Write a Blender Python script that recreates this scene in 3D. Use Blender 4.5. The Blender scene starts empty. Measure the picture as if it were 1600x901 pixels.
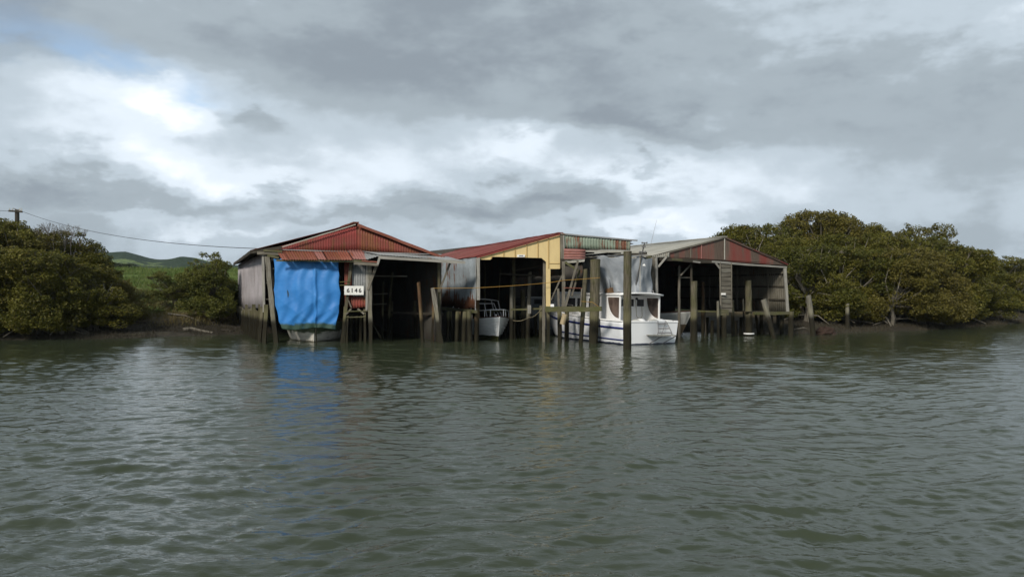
import bpy, math, random
import numpy as np
from mathutils import Vector, Matrix
R = math.radians
random.seed(7); RNG = np.random.default_rng(7)
scene = bpy.context.scene
col = scene.collection

# ------------------------------------------------------------------ camera
CAMH = 2.5; F = 1244.0
cd = bpy.data.cameras.new("camera"); cam = bpy.data.objects.new("camera", cd); col.objects.link(cam)
cam.location = (0, 0, CAMH); cam.rotation_euler = (R(90), 0, 0)
cd.lens = 28; cd.sensor_width = 36; cd.clip_end = 6000; cd.clip_start = 0.1
scene.camera = cam

# ------------------------------------------------------------------ node helpers
class NT:
    def __init__(s, tree): s.t = tree; s.n = tree.nodes; s.l = tree.links
    def node(s, typ, **kw):
        n = s.n.new(typ)
        for k, v in kw.items(): setattr(n, k, v)
        return n
    def put(s, sock, v):
        if hasattr(v, 'is_output') or isinstance(v, bpy.types.NodeSocket): s.l.new(v, sock)
        elif isinstance(v, (tuple, list)) and len(v) == 3 and sock.type == 'RGBA': sock.default_value = (*v, 1)
        else: sock.default_value = v
    def m(s, op, a, b=None, c=None, clamp=False):
        n = s.node('ShaderNodeMath', operation=op); n.use_clamp = clamp
        s.put(n.inputs[0], a)
        if b is not None: s.put(n.inputs[1], b)
        if c is not None: s.put(n.inputs[2], c)
        return n.outputs[0]
    def mix(s, f, a, b, blend='MIX'):
        n = s.node('ShaderNodeMix', data_type='RGBA', blend_type=blend); n.clamp_factor = True
        s.put(n.inputs[0], f); s.put(n.inputs[6], a); s.put(n.inputs[7], b)
        return n.outputs[2]
    def ss(s, v, lo, hi, o0=0.0, o1=1.0):
        n = s.node('ShaderNodeMapRange', interpolation_type='SMOOTHSTEP')
        s.put(n.inputs[0], v); n.inputs[1].default_value = lo; n.inputs[2].default_value = hi
        n.inputs[3].default_value = o0; n.inputs[4].default_value = o1
        return n.outputs[0]
    def noise(s, vec, scale, detail=4, rough=.55, dist=0.0, out=0):
        n = s.node('ShaderNodeTexNoise'); s.put(n.inputs['Vector'], vec)
        n.inputs['Scale'].default_value = scale; n.inputs['Detail'].default_value = detail
        n.inputs['Roughness'].default_value = rough; n.inputs['Distortion'].default_value = dist
        return n.outputs[out]
    def vmul(s, vec, v):
        n = s.node('ShaderNodeVectorMath', operation='MULTIPLY'); s.put(n.inputs[0], vec); n.inputs[1].default_value = v
        return n.outputs[0]
    def comb(s, x, y, z):
        n = s.node('ShaderNodeCombineXYZ'); s.put(n.inputs[0], x); s.put(n.inputs[1], y); s.put(n.inputs[2], z)
        return n.outputs[0]
    def sep(s, v):
        n = s.node('ShaderNodeSeparateXYZ'); s.put(n.inputs[0], v); return n.outputs

# ------------------------------------------------------------------ world: overcast sky with a little blue
SUN_EL, SUN_AZ = 35, -150      # azimuth from +Y, clockwise seen from above (behind the camera and to the left)
w = bpy.data.worlds.new("World"); scene.world = w; w.use_nodes = True
T = NT(w.node_tree); T.n.clear()
tc = T.node('ShaderNodeTexCoord'); dx, dy, dz = T.sep(tc.outputs['Generated'])
az = T.m('ARCTAN2', dx, dy)
el = T.m('DIVIDE', dz, T.m('ADD', T.m('SQRT', T.m('ADD', T.m('MULTIPLY', dx, dx), T.m('MULTIPLY', dy, dy))), .02))
# unwrapped cloud coordinates: wide and flat near the horizon
def cv(sx, sy, ox, oy): return T.comb(T.m('MULTIPLY_ADD', az, sx, ox), T.m('MULTIPLY_ADD', el, sy, oy), T.m('MULTIPLY', dy, .6))
n1 = T.noise(cv(3.6, 7.0, 1.3, 4.1), 1.0, 7, .54, .15)
n2 = T.noise(cv(8.5, 17.0, 9.3, 1.1), 1.0, 6, .56, .1)
n3 = T.noise(cv(1.7, 3.6, 3.7, 8.8), 1.0, 3, .5, .2)
warp = T.noise(cv(6, 12, 2, 3), 1.0, 4, .6, 0)
azw = T.m('ADD', az, T.m('MULTIPLY', T.m('SUBTRACT', warp, .5), .15))
elw = T.m('ADD', el, T.m('MULTIPLY', T.m('SUBTRACT', n2, .5), .12))
def blob(px, py, sx, sy, a, rot=0):
    u0 = math.atan((px-800)/F); v0 = (450-py)/F/math.sqrt(1+((px-800)/F)**2)
    U = T.m('SUBTRACT', azw, u0); V = T.m('SUBTRACT', elw, v0)
    if rot:
        c, s_ = math.cos(rot), math.sin(rot)
        U, V = T.m('ADD', T.m('MULTIPLY', U, c), T.m('MULTIPLY', V, s_)), T.m('SUBTRACT', T.m('MULTIPLY', V, c), T.m('MULTIPLY', U, s_))
    U = T.m('DIVIDE', U, sx/F); V = T.m('DIVIDE', V, sy/F)
    r = T.m('ADD', T.m('MULTIPLY', U, U), T.m('MULTIPLY', V, V))
    return T.m('MULTIPLY', T.m('EXPONENT', T.m('MULTIPLY', r, -1.0)), a)
blobs = [(230,160,170,42,.40,-.12),(80,190,170,60,.26,-.1),(160,235,200,30,.14,0),(420,285,150,22,.26,-.05),(330,225,110,24,-.12,-.1),(560,255,160,34,.14,-.2),(835,222,120,28,.40,-.05),(960,268,150,26,.30,-.05),
         (760,265,120,22,.06,0),(1000,345,120,15,.34,0),(760,352,110,12,.10,0),(1120,305,140,34,.14,0),(1330,215,200,36,.12,0),(280,345,200,10,.16,0),
         (1050,110,560,100,-.27,-.04),(650,0,480,50,-.20,0),(1450,150,250,60,-.10,0),(1080,212,300,22,-.22,-.08),(640,150,220,40,-.10,0),(330,50,250,55,-.24,-.2),(15,60,110,90,-.30,0),(790,322,200,22,-.26,0),
         (160,318,260,20,-.20,0),(560,335,160,12,-.10,0),(372,192,55,18,-.34,-.3),(1480,300,240,50,.02,0),(1540,40,260,90,.16,0),(1250,60,200,50,.04,0),(1010,266,35,8,-.22,-.3)]
s = T.m('ADD', .43, T.m('MULTIPLY', T.m('SUBTRACT', n1, .5), .75))
s = T.m('ADD', s, T.m('MULTIPLY', T.m('SUBTRACT', n2, .5), .54))
s = T.m('ADD', s, T.m('MULTIPLY', T.m('SUBTRACT', n3, .5), .35))
n4 = T.noise(cv(24, 42, 5.3, 2.7), 1.0, 5, .6, 0)
s = T.m('ADD', s, T.m('MULTIPLY', T.m('SUBTRACT', n4, .5), .20))
s = T.m('SUBTRACT', s, T.ss(el, .36, .95, 0, .27))
for b in blobs: s = T.m('ADD', s, blob(*b))
ramp = T.node('ShaderNodeValToRGB'); T.l.new(s, ramp.inputs[0])
cr = ramp.color_ramp; cr.interpolation = 'EASE'
cr.elements[0].position = 0.05; cr.elements[0].color = (.235, .275, .315, 1)
cr.elements[1].position = 1.0; cr.elements[1].color = (.95, .98, 1.0, 1)
for p, c in ((.30, (.325, .378, .420, 1)), (.48, (.445, .515, .575, 1)), (.72, (.67, .745, .82, 1))):
    e = cr.elements.new(p); e.color = c
sky = T.node('ShaderNodeTexSky', sky_type='NISHITA'); sky.sun_disc = False
sky.sun_elevation = R(SUN_EL); sky.sun_rotation = R(SUN_AZ)
bg1 = T.node('ShaderNodeBackground'); T.l.new(sky.outputs[0], bg1.inputs[0]); bg1.inputs[1].default_value = .14
bg2 = T.node('ShaderNodeBackground'); T.l.new(ramp.outputs[0], bg2.inputs[0]); bg2.inputs[1].default_value = 1.0
hole = T.m('ADD', T.m('ADD', blob(110, 72, 95, 22, .62, -.2), blob(302, 150, 26, 10, .45)), T.m('ADD', blob(235, 105, 110, 14, .3, -.35), blob(60, 100, 60, 16, .15)))
hole = T.m('MULTIPLY', hole, T.ss(n2, .35, .65, .5, 1.15), clamp=True)
mx = T.node('ShaderNodeMixShader'); T.l.new(hole, mx.inputs[0]); T.l.new(bg2.outputs[0], mx.inputs[1]); T.l.new(bg1.outputs[0], mx.inputs[2])
wo = T.node('ShaderNodeOutputWorld'); T.l.new(mx.outputs[0], wo.inputs[0])

# ------------------------------------------------------------------ sun, exposure
sd = bpy.data.lights.new("sun", 'SUN'); sun = bpy.data.objects.new("sun", sd); col.objects.link(sun)
sd.energy = 2.7; sd.angle = R(10); sd.color = (1, .93, .83)
sv = Vector((math.sin(R(SUN_AZ))*math.cos(R(SUN_EL)), math.cos(R(SUN_AZ))*math.cos(R(SUN_EL)), math.sin(R(SUN_EL))))
sun.rotation_euler = sv.to_track_quat('Z', 'Y').to_euler(); sun.location = (-20, -20, 40)
vs = scene.view_settings; vs.view_transform = 'Standard'; vs.look = 'None'; vs.exposure = .34; vs.gamma = 1
scene.cycles.max_bounces = 8; scene.cycles.transparent_max_bounces = 6

# ------------------------------------------------------------------ placing helpers
def P(px, py, d): return Vector(((px-800)/F*d, d, CAMH-(py-450)/F*d))   # a spot of the place read off at distance d
def XY(px, d): return ((px-800)/F*d, d)

# ------------------------------------------------------------------ materials
MATS = {}
def newmat(name):
    m = bpy.data.materials.new(name); m.use_nodes = True
    t = NT(m.node_tree); b = t.n['Principled BSDF']
    return m, t, b
def uvn(t):
    return t.node('ShaderNodeUVMap').outputs[0]
def posn(t): return t.node('ShaderNodeNewGeometry').outputs['Position']
def bump(t, b, h, strength=.4, dist=.01):
    n = t.node('ShaderNodeBump'); n.inputs['Strength'].default_value = strength; n.inputs['Distance'].default_value = dist
    t.put(n.inputs['Height'], h); t.l.new(n.outputs[0], b.inputs['Normal'])

def metal(name, paint, paint2=None, rust=.45, rustcol=(.13,.045,.02), streak=1.0, rough=.65, tone=.25, band=None, low=None):
    m, t, b = newmat(name); uv = uvn(t)
    st = t.noise(t.vmul(uv, (6*streak, .55, 1)), 1, 6, .65)
    bl = t.noise(t.vmul(uv, (.9, .7, 1)), 1, 5, .6, .6)
    fine = t.noise(t.vmul(uv, (30, 9, 1)), 1, 3, .6)
    u = t.sep(uv)
    sheet_id = t.m('FLOOR', t.m('DIVIDE', u[0], .76))
    wn = t.node('ShaderNodeTexWhiteNoise', noise_dimensions='1D'); t.put(wn.inputs['W'], sheet_id)
    c = t.mix(t.ss(bl, .35, .65), paint, paint2 or tuple(x*.75 for x in paint))
    c = t.mix(t.m('MULTIPLY', wn.outputs[0], tone), c, tuple(x*.45 for x in paint))
    r = t.m('ADD', t.m('MULTIPLY', st, .55), t.m('ADD', t.m('MULTIPLY', bl, .45), t.m('MULTIPLY', t.m('SUBTRACT', wn.outputs[0], .5), .12)))
    if low:                                     # rust creeping up from the lower edge of the sheets
        zz = t.sep(posn(t))[2]
        r = t.m('ADD', r, t.ss(zz, low[1], low[0], 0, low[2]))
    th_ = .5+(.5-rust)*.26; rf = t.ss(r, th_-.02, th_+.035)
    rc = t.mix(t.ss(fine, .3, .7), rustcol, tuple(x*1.9 for x in rustcol))
    c = t.mix(rf, c, rc)
    c = t.mix(t.ss(fine, .25, .75, 0, .25), c, (.03, .025, .02))
    t.put(b.inputs['Base Color'], c); b.inputs['Roughness'].default_value = rough
    b.inputs['Specular IOR Level'].default_value = .3
    bump(t, b, t.m('ADD', fine, rf), .35, .006)
    return m

def wood(name, c1, c2, rough=.85, moss=0.0, mosscol=(.07,.075,.02), tide=False):
    m, t, b = newmat(name); uv = uvn(t)
    g = t.noise(t.vmul(uv, (26, 1.6, 1)), 1, 5, .65)
    bl = t.noise(t.vmul(uv, (3, 1.1, 1)), 1, 4, .6)
    c = t.mix(t.ss(g, .32, .68), c1, c2)
    c = t.mix(t.ss(bl, .3, .75, 0, .5), c, tuple(x*.5 for x in c1))
    p = posn(t); z = t.sep(p)[2]
    pn = t.noise(p, 2.2, 4, .6)
    if moss: c = t.mix(t.m('MULTIPLY', t.ss(pn, .38, .62), moss), c, mosscol)
    if tide:
        zj = t.m('ADD', z, t.m('MULTIPLY', t.m('SUBTRACT', pn, .5), .35))
        c = t.mix(t.m('MULTIPLY', t.m('MULTIPLY', t.ss(zj, .95, 1.2), t.ss(zj, 1.75, 1.35)), .3), c, (.20, .185, .10))
        c = t.mix(t.ss(zj, 1.25, .9, 0, .95), c, (.013, .011, .006))
        c = t.mix(t.m('MULTIPLY', t.ss(zj, .75, .25), t.ss(g, .35, .65)), c, (.026, .024, .013))
    t.put(b.inputs['Base Color'], c); b.inputs['Roughness'].default_value = rough
    b.inputs['Specular IOR Level'].default_value = .2
    bump(t, b, g, .6, .012)
    return m

def paint(name, c, rough=.4, dirt=.25, dirtcol=(.12,.10,.06), scale=3, streak=True, spec=.4):
    m, t, b = newmat(name); uv = uvn(t)
    n = t.noise(t.vmul(uv, (scale*2.2, scale*(.5 if streak else 2.2), 1)), 1, 6, .62)
    n2_ = t.noise(posn(t), 1.3, 3, .5)
    f = t.m('MULTIPLY', t.ss(t.m('ADD', t.m('MULTIPLY', n, .7), t.m('MULTIPLY', n2_, .3)), .42, .72), dirt)
    t.put(b.inputs['Base Color'], t.mix(f, c, dirtcol)); b.inputs['Roughness'].default_value = rough
    b.inputs['Specular IOR Level'].default_value = spec
    return m

def hullmat(name, top, low, zl=.18, foul=(.05,.05,.025), dirt=.3, zf=None, band=None):
    m, t, b = newmat(name); uv = uvn(t); p = posn(t); z = t.sep(p)[2]
    n = t.noise(t.vmul(uv, (2.2, 5, 1)), 1, 6, .65); pn = t.noise(p, 3, 4, .6)
    c = t.mix(t.m('MULTIPLY', t.ss(n, .45, .75), dirt), top, (.20, .18, .13))
    zj = t.m('ADD', z, t.m('MULTIPLY', t.m('SUBTRACT', pn, .5), .10))
    if band: c = t.mix(t.ss(t.m('ADD', zj, t.m('MULTIPLY', t.m('SUBTRACT', n, .5), .5)), band-.05, band+.08, 0, .9), c, (.045,.075,.025))
    if zf: c = t.mix(t.ss(zj, zf, zf-.25, 0, .75), c, foul)
    c = t.mix(t.ss(zj, zl+.015, zl-.015), c, low)
    t.put(b.inputs['Base Color'], c); b.inputs['Roughness'].default_value = .4
    return m

M = {}
M['red']     = metal('red painted iron', (.27,.043,.038), (.19,.045,.036), rust=.22, rustcol=(.11,.038,.018), tone=.25)
M['redrust'] = metal('rusted red iron', (.26,.055,.04), (.18,.06,.04), rust=.42, rustcol=(.14,.05,.022), tone=.25)
M['rust']    = metal('rusty awning iron', (.20,.055,.03), (.26,.09,.06), rust=.38, rustcol=(.12,.04,.018), tone=.5)
M['pinkrust']= metal('faded pink iron', (.34,.16,.14), (.27,.11,.09), rust=.22, rustcol=(.16,.05,.025), tone=.15)
M['roofred'] = metal('red roof iron', (.24,.040,.036), (.30,.12,.10), rust=.34, rustcol=(.10,.025,.015), tone=.5)
M['zinc']    = metal('grey zinc iron', (.32,.335,.34), (.22,.23,.23), rust=.08, rustcol=(.12,.06,.03))
M['zincblue']= metal('blue grey zinc iron', (.29,.33,.355), (.19,.215,.23), rust=.24, rustcol=(.085,.035,.018), low=(1.55,2.6,.20))
M['zincdark']= metal('old iron toned for bay shade', (.075,.07,.06), (.05,.045,.04), rust=.2, rustcol=(.06,.03,.015))  # old iron; its dark tone also stands in for shade inside the bays
M['zincold'] = metal('weathered beige iron', (.19,.175,.14), (.13,.12,.09), rust=.12, rustcol=(.10,.06,.03))
M['redold']  = metal('stained red gable', (.20,.048,.038), (.155,.105,.08), rust=.50, rustcol=(.075,.055,.042), streak=.18, tone=.12)
M['green']   = metal('pale green iron', (.27,.33,.26), (.20,.25,.19), rust=.36, streak=2.2, tone=.12, rustcol=(.12,.05,.03))
M['cream']   = metal('cream roof iron', (.42,.41,.36), (.33,.32,.27), rust=.04, rustcol=(.2,.14,.08), tone=.1)
M['greywall']= metal('grey lavender sheeting', (.42,.385,.40), (.33,.305,.31), rust=.02, rustcol=(.12,.10,.08), tone=.1)
M['yellow']  = paint('yellow painted board', (.62,.48,.23), .55, .18, (.25,.18,.08))
M['yellow2'] = paint('yellow batten', (.44,.30,.11), .55, .18, (.2,.14,.06))
M['wood']    = wood('weathered grey timber', (.10,.09,.07), (.23,.21,.17))
M['woodpale']= wood('pale painted timber', (.34,.33,.30), (.22,.21,.18))
M['wooddark']= wood('dark old timber', (.035,.03,.022), (.075,.065,.05))
M['moss']    = wood('mossy timber', (.075,.07,.04), (.16,.15,.09), moss=.7)
M['pile']    = wood('mooring pile timber', (.055,.048,.030), (.165,.145,.105), moss=.40, tide=True)
M['pileshade'] = wood('shade toned pile timber', (.03,.027,.018), (.09,.08,.055), moss=.3, tide=True)  # darker copy of the pile timber, with shadow put into the colour
M['pilered'] = wood('reddish pile timber', (.075,.045,.025), (.16,.09,.05), moss=.2, tide=True)
M['pilegrey']= wood('bleached pile timber', (.12,.11,.085), (.27,.255,.22), moss=.1, tide=True)
M['white']   = paint('white gelcoat', (.80,.80,.79), .3, .12, (.4,.38,.32))
M['whitetube']=paint('white rail', (.74,.75,.76), .3, .1)
M['launch']  = hullmat('launch hull white', (.74,.76,.79), (.015,.02,.05), .07, dirt=.12)
M['transom'] = hullmat('launch transom white', (.80,.81,.81), (.015,.02,.05), .05, dirt=.05)
M['navy']    = paint('navy stripe', (.020,.030,.155), .35, .05)
M['clinker'] = hullmat('clinker hull white', (.80,.82,.82), (.035,.038,.012), .20, dirt=.15)
M['oldhull'] = hullmat('dirty boat hull', (.64,.61,.54), (.22,.20,.15), .05, dirt=.7, band=.42)
M['oldhull2']= hullmat('two tone boat hull', (.52,.52,.49), (.11,.085,.055), .62, dirt=.25)
M['greyhull']= hullmat('grey boat hull', (.20,.22,.24), (.05,.05,.05), .3, dirt=.3)
M['deckred'] = wood('brown gunwale', (.07,.03,.02), (.13,.06,.04))
M['rope']    = paint('orange rope', (.34,.19,.035), .85, .35)
M['rope2']   = paint('fibre rope', (.32,.28,.18), .9, .3)
M['steel']   = paint('dull steel', (.16,.16,.16), .35, .3)
M['masttube'] = paint('grey mast tube', (.07,.07,.07), .4, .2)
M['stainless']=paint('stainless tube', (.25,.24,.24), .3, .1)
M['dark']    = paint('near black', (.012,.012,.012), .8, 0)  # even near-black colour, used on one gear bag
M['wire']    = paint('black wire', (.03,.03,.03), .6, 0)
M['crate']   = wood('brown crate wood', (.16,.09,.045), (.26,.17,.10))
M['fender']  = paint('tan fender', (.38,.30,.18), .6, .4)
M['signw']   = paint('white sign', (.76,.76,.73), .5, .3)
M['black']   = paint('black lettering', (.015,.015,.015), .5, 0)
M['cushion'] = paint('clutter cloth', (.45,.44,.40), .9, .4)
def glass(name, c, rough=.08):
    m, t, b = newmat(name); n = t.noise(posn(t), 2.0, 3, .5)
    t.put(b.inputs['Base Color'], t.mix(t.ss(n, .4, .6), c, tuple(x*2.0 for x in c))); b.inputs['Roughness'].default_value = rough
    b.inputs['Specular IOR Level'].default_value = .5
    return m
M['glass'] = glass('dark window', (.03,.03,.032)); M['glassbrown'] = glass('brown tinted window', (.075,.055,.045), .12)

def tarpmat(name, c, c2, dirt, spots=True):
    m, t, b = newmat(name); uv = uvn(t)
    n = t.noise(uv, 1.1, 5, .6, .8); f = t.noise(uv, 60, 2, .5)
    cc = t.mix(t.ss(n, .4, .62), c, c2)
    if spots:
        sp = t.noise(t.vmul(uv, (2.6, 2.1, 1)), 1, 2, .4)
        cc = t.mix(t.ss(sp, .735, .76), cc, (.25, .06, .04))
        u, v, _ = t.sep(uv)
        tear = t.m('ADD', t.m('POWER', t.m('DIVIDE', t.m('SUBTRACT', u, .63), .045), 2), t.m('POWER', t.m('DIVIDE', t.m('SUBTRACT', v, 1.62), .19), 2))
        tear = t.m('ADD', tear, t.m('MULTIPLY', t.noise(uv, 9, 3, .6), 1.4))
        cc = t.mix(t.ss(tear, 1.7, 1.2), cc, (.02, .05, .08))
        # algae creeping up from the wet hem
        e = t.m('ADD', t.m('MULTIPLY', t.noise(t.vmul(uv, (1.6, 3, 1)), 1, 4, .6), .38), v)
        cc = t.mix(t.ss(e, .52, .36, 0, .93), cc, (.035, .060, .018))
        cc = t.mix(t.ss(t.noise(t.vmul(uv, (1.2, .5, 1)), 1, 5, .65), .5, .75, 0, .35), cc, (.03,.12,.26))
    t.put(b.inputs['Base Color'], cc); b.inputs['Roughness'].default_value = .5
    b.inputs['Specular IOR Level'].default_value = .3
    bump(t, b, t.m('ADD', t.noise(uv, 7, 4, .6), t.m('MULTIPLY', f, .1)), .5, .02)
    return m
M['bluetarp'] = tarpmat('blue tarpaulin', (.030,.185,.50), (.042,.215,.55), 0)
M['greytarp'] = tarpmat('grey tarpaulin', (.20,.22,.24), (.27,.29,.31), 0, spots=False)

# water
m, t, b = newmat('river water'); p = posn(t)
bn = t.noise(p, .05, 3, .5)
t.put(b.inputs['Base Color'], t.mix(t.ss(bn, .35, .65), (.034, .043, .024), (.044, .054, .031)))
b.inputs['Roughness'].default_value = .03; b.inputs['IOR'].default_value = 1.33
fine = t.noise(t.vmul(p, (5.0, 11.0, 1)), 1, 3, .6, .5)
fine2 = t.noise(t.vmul(p, (16, 30, 1)), 1, 2, .5)
bump(t, b, t.m('ADD', fine, t.m('MULTIPLY', fine2, .25)), .45, .018)
M['water'] = m

# ground
m, t, b = newmat('bank ground'); p = posn(t); X, Y, Z = t.sep(p)
n = t.noise(p, .8, 6, .6); nf = t.noise(p, 6, 4, .6); nb = t.noise(p, .12, 4, .6)
mud = t.mix(t.ss(nf, .35, .65), (.020,.018,.012), (.055,.046,.034))
mud = t.mix(t.ss(n, .55, .7, 0, .7), mud, (.045,.040,.018))
grass = t.mix(t.ss(n, .35, .65), (.095,.150,.032), (.135,.175,.040))
grass = t.mix(t.ss(nf, .45, .75, 0, .55), grass, (.028,.045,.012))
grass = t.mix(t.ss(nb, .52, .68, 0, .75), grass, (.11,.085,.035))
zz = t.m('ADD', Z, t.m('MULTIPLY', t.m('SUBTRACT', n, .5), .6))
c = t.mix(t.ss(zz, .60, .95), mud, (.11,.085,.045)); c = t.mix(t.ss(zz, .95, 1.35), c, grass)
t.put(b.inputs['Base Color'], c); b.inputs['Roughness'].default_value = .85; b.inputs['Specular IOR Level'].default_value = .25
bump(t, b, t.m('ADD', nf, n), .8, .08); M['ground'] = m
m, t, b = newmat('hill pasture and bush'); p = posn(t)
n = t.noise(p, .010, 5, .6, .4); n2b = t.noise(p, .06, 4, .6); nf = t.noise(p, .3, 3, .6)
c = t.mix(t.ss(n2b, .35, .65), (.13,.18,.06), (.18,.22,.08)); ns = t.noise(p, .09, 4, .7); c = t.mix(t.ss(ns, .53, .57), c, (.03,.05,.022))
c = t.mix(t.ss(t.m('ADD', t.m('MULTIPLY', n, .6), t.m('MULTIPLY', n2b, .4)), .43, .49), c, t.mix(nf, (.018,.032,.014), (.03,.05,.02)))
t.put(b.inputs['Base Color'], c); b.inputs['Roughness'].default_value = .95; b.inputs['Specular IOR Level'].default_value = .1
bump(t, b, nf, 1, 3); M['hills'] = m

def leafmat(name, ca, cb, cc_, hue=.0):
    m, t, b = newmat(name); p = posn(t); oi = t.node('ShaderNodeObjectInfo')
    n = t.noise(p, .9, 4, .6); nf = t.noise(p, 5, 3, .7)
    c = t.mix(t.ss(n, .36, .64), ca, cb); c = t.mix(t.ss(nf, .50, .68, 0, .9), c, cc_)
    c = t.mix(t.m('MULTIPLY', oi.outputs['Random'], .45), c, (ca[0]*.45, ca[1]*.65, ca[2]*.6))
    c = t.mix(t.ss(t.m('FRACT', t.m('MULTIPLY', oi.outputs['Random'], 7.3)), .5, 1.0, 0, .35), c, (.16,.115,.035))
    t.put(b.inputs['Base Color'], c); b.inputs['Roughness'].default_value = .55; b.inputs['Specular IOR Level'].default_value = .22
    tr = t.node('ShaderNodeBsdfTranslucent'); t.put(tr.inputs[0], t.mix(.5, c, (.12,.12,.02)))
    mx_ = t.node('ShaderNodeMixShader'); mx_.inputs[0].default_value = .22
    out = t.n['Material Output']; t.l.new(b.outputs[0], mx_.inputs[1]); t.l.new(tr.outputs[0], mx_.inputs[2]); t.l.new(mx_.outputs[0], out.inputs[0])
    return m
M['leaf']  = leafmat('mangrove leaves', (.072,.073,.012), (.136,.130,.018), (.23,.185,.048))
M['leafg'] = leafmat('bush leaves', (.070,.085,.018), (.115,.120,.022), (.17,.16,.04))
M['leafd'] = leafmat('dark far leaves', (.026,.038,.014), (.040,.055,.020), (.07,.08,.03))
M['grassb']= leafmat('grass blades', (.080,.135,.030), (.13,.175,.040), (.22,.20,.08))
M['bark']  = wood('mangrove bark', (.11,.098,.075), (.24,.22,.18))
M['twig']  = wood('dead twigs', (.14,.125,.11), (.22,.20,.18))

# ------------------------------------------------------------------ mesh builder
class MB:
    def __init__(s): s.v = []; s.f = []; s.uv = []; s.smooth = False
    def quadgrid(s, pts, uvs, nu, nv, close=False):
        b0 = len(s.v); s.v += [tuple(p) for p in pts]
        for j in range(nv-1):
            for i in range(nu - (0 if close else 1)):
                i2 = (i+1) % nu
                q = [j*nu+i, j*nu+i2, (j+1)*nu+i2, (j+1)*nu+i]
                s.f.append([b0+k for k in q])
                uu = [uvs[k] for k in q]
                if close and i2 == 0: uu[1] = (uvs[j*nu+i][0]+.05, uu[1][1]); uu[2] = (uvs[(j+1)*nu+i][0]+.05, uu[2][1])
                s.uv.append(uu)
        return b0
    def poly(s, pts, uvs=None):
        b0 = len(s.v); s.v += [tuple(p) for p in pts]; s.f.append(list(range(b0, b0+len(pts))))
        if uvs is None:
            p0 = Vector(pts[0]); e = (Vector(pts[1])-p0).normalized(); nrm = None
            for k in range(2, len(pts)):
                nrm = e.cross(Vector(pts[k])-p0)
                if nrm.length > 1e-6: break
            g = nrm.normalized().cross(e)
            # put v along world up as far as possible
            up = Vector((0, 0, 1)); nn = nrm.normalized(); vv = up-nn*up.dot(nn)
            if vv.length > .3: vv.normalize(); uu_ = vv.cross(nn)
            else: vv = g; uu_ = e
            uvs = [((Vector(p)).dot(uu_), (Vector(p)).dot(vv)) for p in pts]
        s.uv.append(list(uvs))
    def hexa(s, c):            # 8 corners: bottom ring 0-3, top ring 4-7
        for q in ((0,3,2,1), (4,5,6,7), (0,1,5,4), (1,2,6,5), (2,3,7,6), (3,0,4,7)): s.poly([c[k] for k in q])
    def box(s, x0, x1, y0, y1, z0, z1):
        s.hexa([Vector(p) for p in ((x0,y0,z0),(x1,y0,z0),(x1,y1,z0),(x0,y1,z0),(x0,y0,z1),(x1,y0,z1),(x1,y1,z1),(x0,y1,z1))])
    def beam(s, a, b, w, h, side=None, taper=1.0, jit=.0):
        a, b = Vector(a), Vector(b); d = b-a; L = d.length; d.normalize()
        if side is None: side = Vector((1,0,0)) if abs(d.x) < .8 else Vector((0,0,1))
        sx = (side - d*side.dot(d)).normalized(); sy = d.cross(sx)
        n = max(2, int(L/.5)+1) if jit else 2
        ou, ov = random.random()*20, random.random()*20
        rings = []; uvs = []
        per = [0, w, w+h, 2*w+h, 2*(w+h)]
        pts = []; 
        for j in range(n):
            q = j/(n-1); k = 1+(taper-1)*q; c = a+(b-a)*q
            if jit and 0 < j < n-1: c = c+sx*random.uniform(-jit, jit)+sy*random.uniform(-jit, jit)
            ww = w*k/2*(1+(random.uniform(-.12,.12) if jit else 0)); hh = h*k/2*(1+(random.uniform(-.12,.12) if jit else 0))
            pts.append([c-sx*ww-sy*hh, c+sx*ww-sy*hh, c+sx*ww+sy*hh, c-sx*ww+sy*hh])
        for j in range(n-1):
            v0, v1 = ov+L*j/(n-1), ov+L*(j+1)/(n-1)
            for i in range(4):
                i2 = (i+1) % 4
                s.poly([pts[j][i], pts[j][i2], pts[j+1][i2], pts[j+1][i]], [(ou+per[i],v0),(ou+per[i+1],v0),(ou+per[i+1],v1),(ou+per[i],v1)])
        s.poly(pts[0][::-1]); s.poly(pts[-1])
    def prism(s, pts, off):    # polygon given a thickness along the vector off
        off = Vector(off); A = [Vector(p) for p in pts]; B = [p+off for p in A]
        s.poly(A); s.poly(B[::-1])
        for i in range(len(A)):
            k = (i+1) % len(A); s.poly([A[k], A[i], B[i], B[k]])
    def tube(s, path, r, n=8, r2=None, wob=0.0, cap=True, slant=0.0):
        path = [Vector(p) for p in path]; m_ = len(path); ou, ov = random.random()*20, random.random()*20
        pts, uvs = [], []; L = 0; ref = None
        for j, p in enumerate(path):
            d = (path[min(j+1, m_-1)]-path[max(j-1, 0)]).normalized()
            if ref is None: ref = Vector((1,0,0)) if abs(d.x) < .8 else Vector((0,0,1))
            sx = (ref-d*ref.dot(d)).normalized(); sy = d.cross(sx); ref = sx
            if j: L += (p-path[j-1]).length
            q = j/max(1, m_-1); rr = r if r2 is None else r+(r2-r)*q
            for i in range(n):
                a = 2*math.pi*i/n; k = rr*(1+random.uniform(-wob, wob))
                o = d*(slant*math.cos(a+1)) if (slant and j == m_-1) else Vector((0,0,0))
                pts.append(p+sx*math.cos(a)*k+sy*math.sin(a)*k+o); uvs.append((ou+a*rr*1.0, ov+L))
        b0 = s.quadgrid(pts, uvs, n, m_, True)
        if cap:
            s.poly(pts[:n][::-1]); s.poly(pts[-n:])
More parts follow.
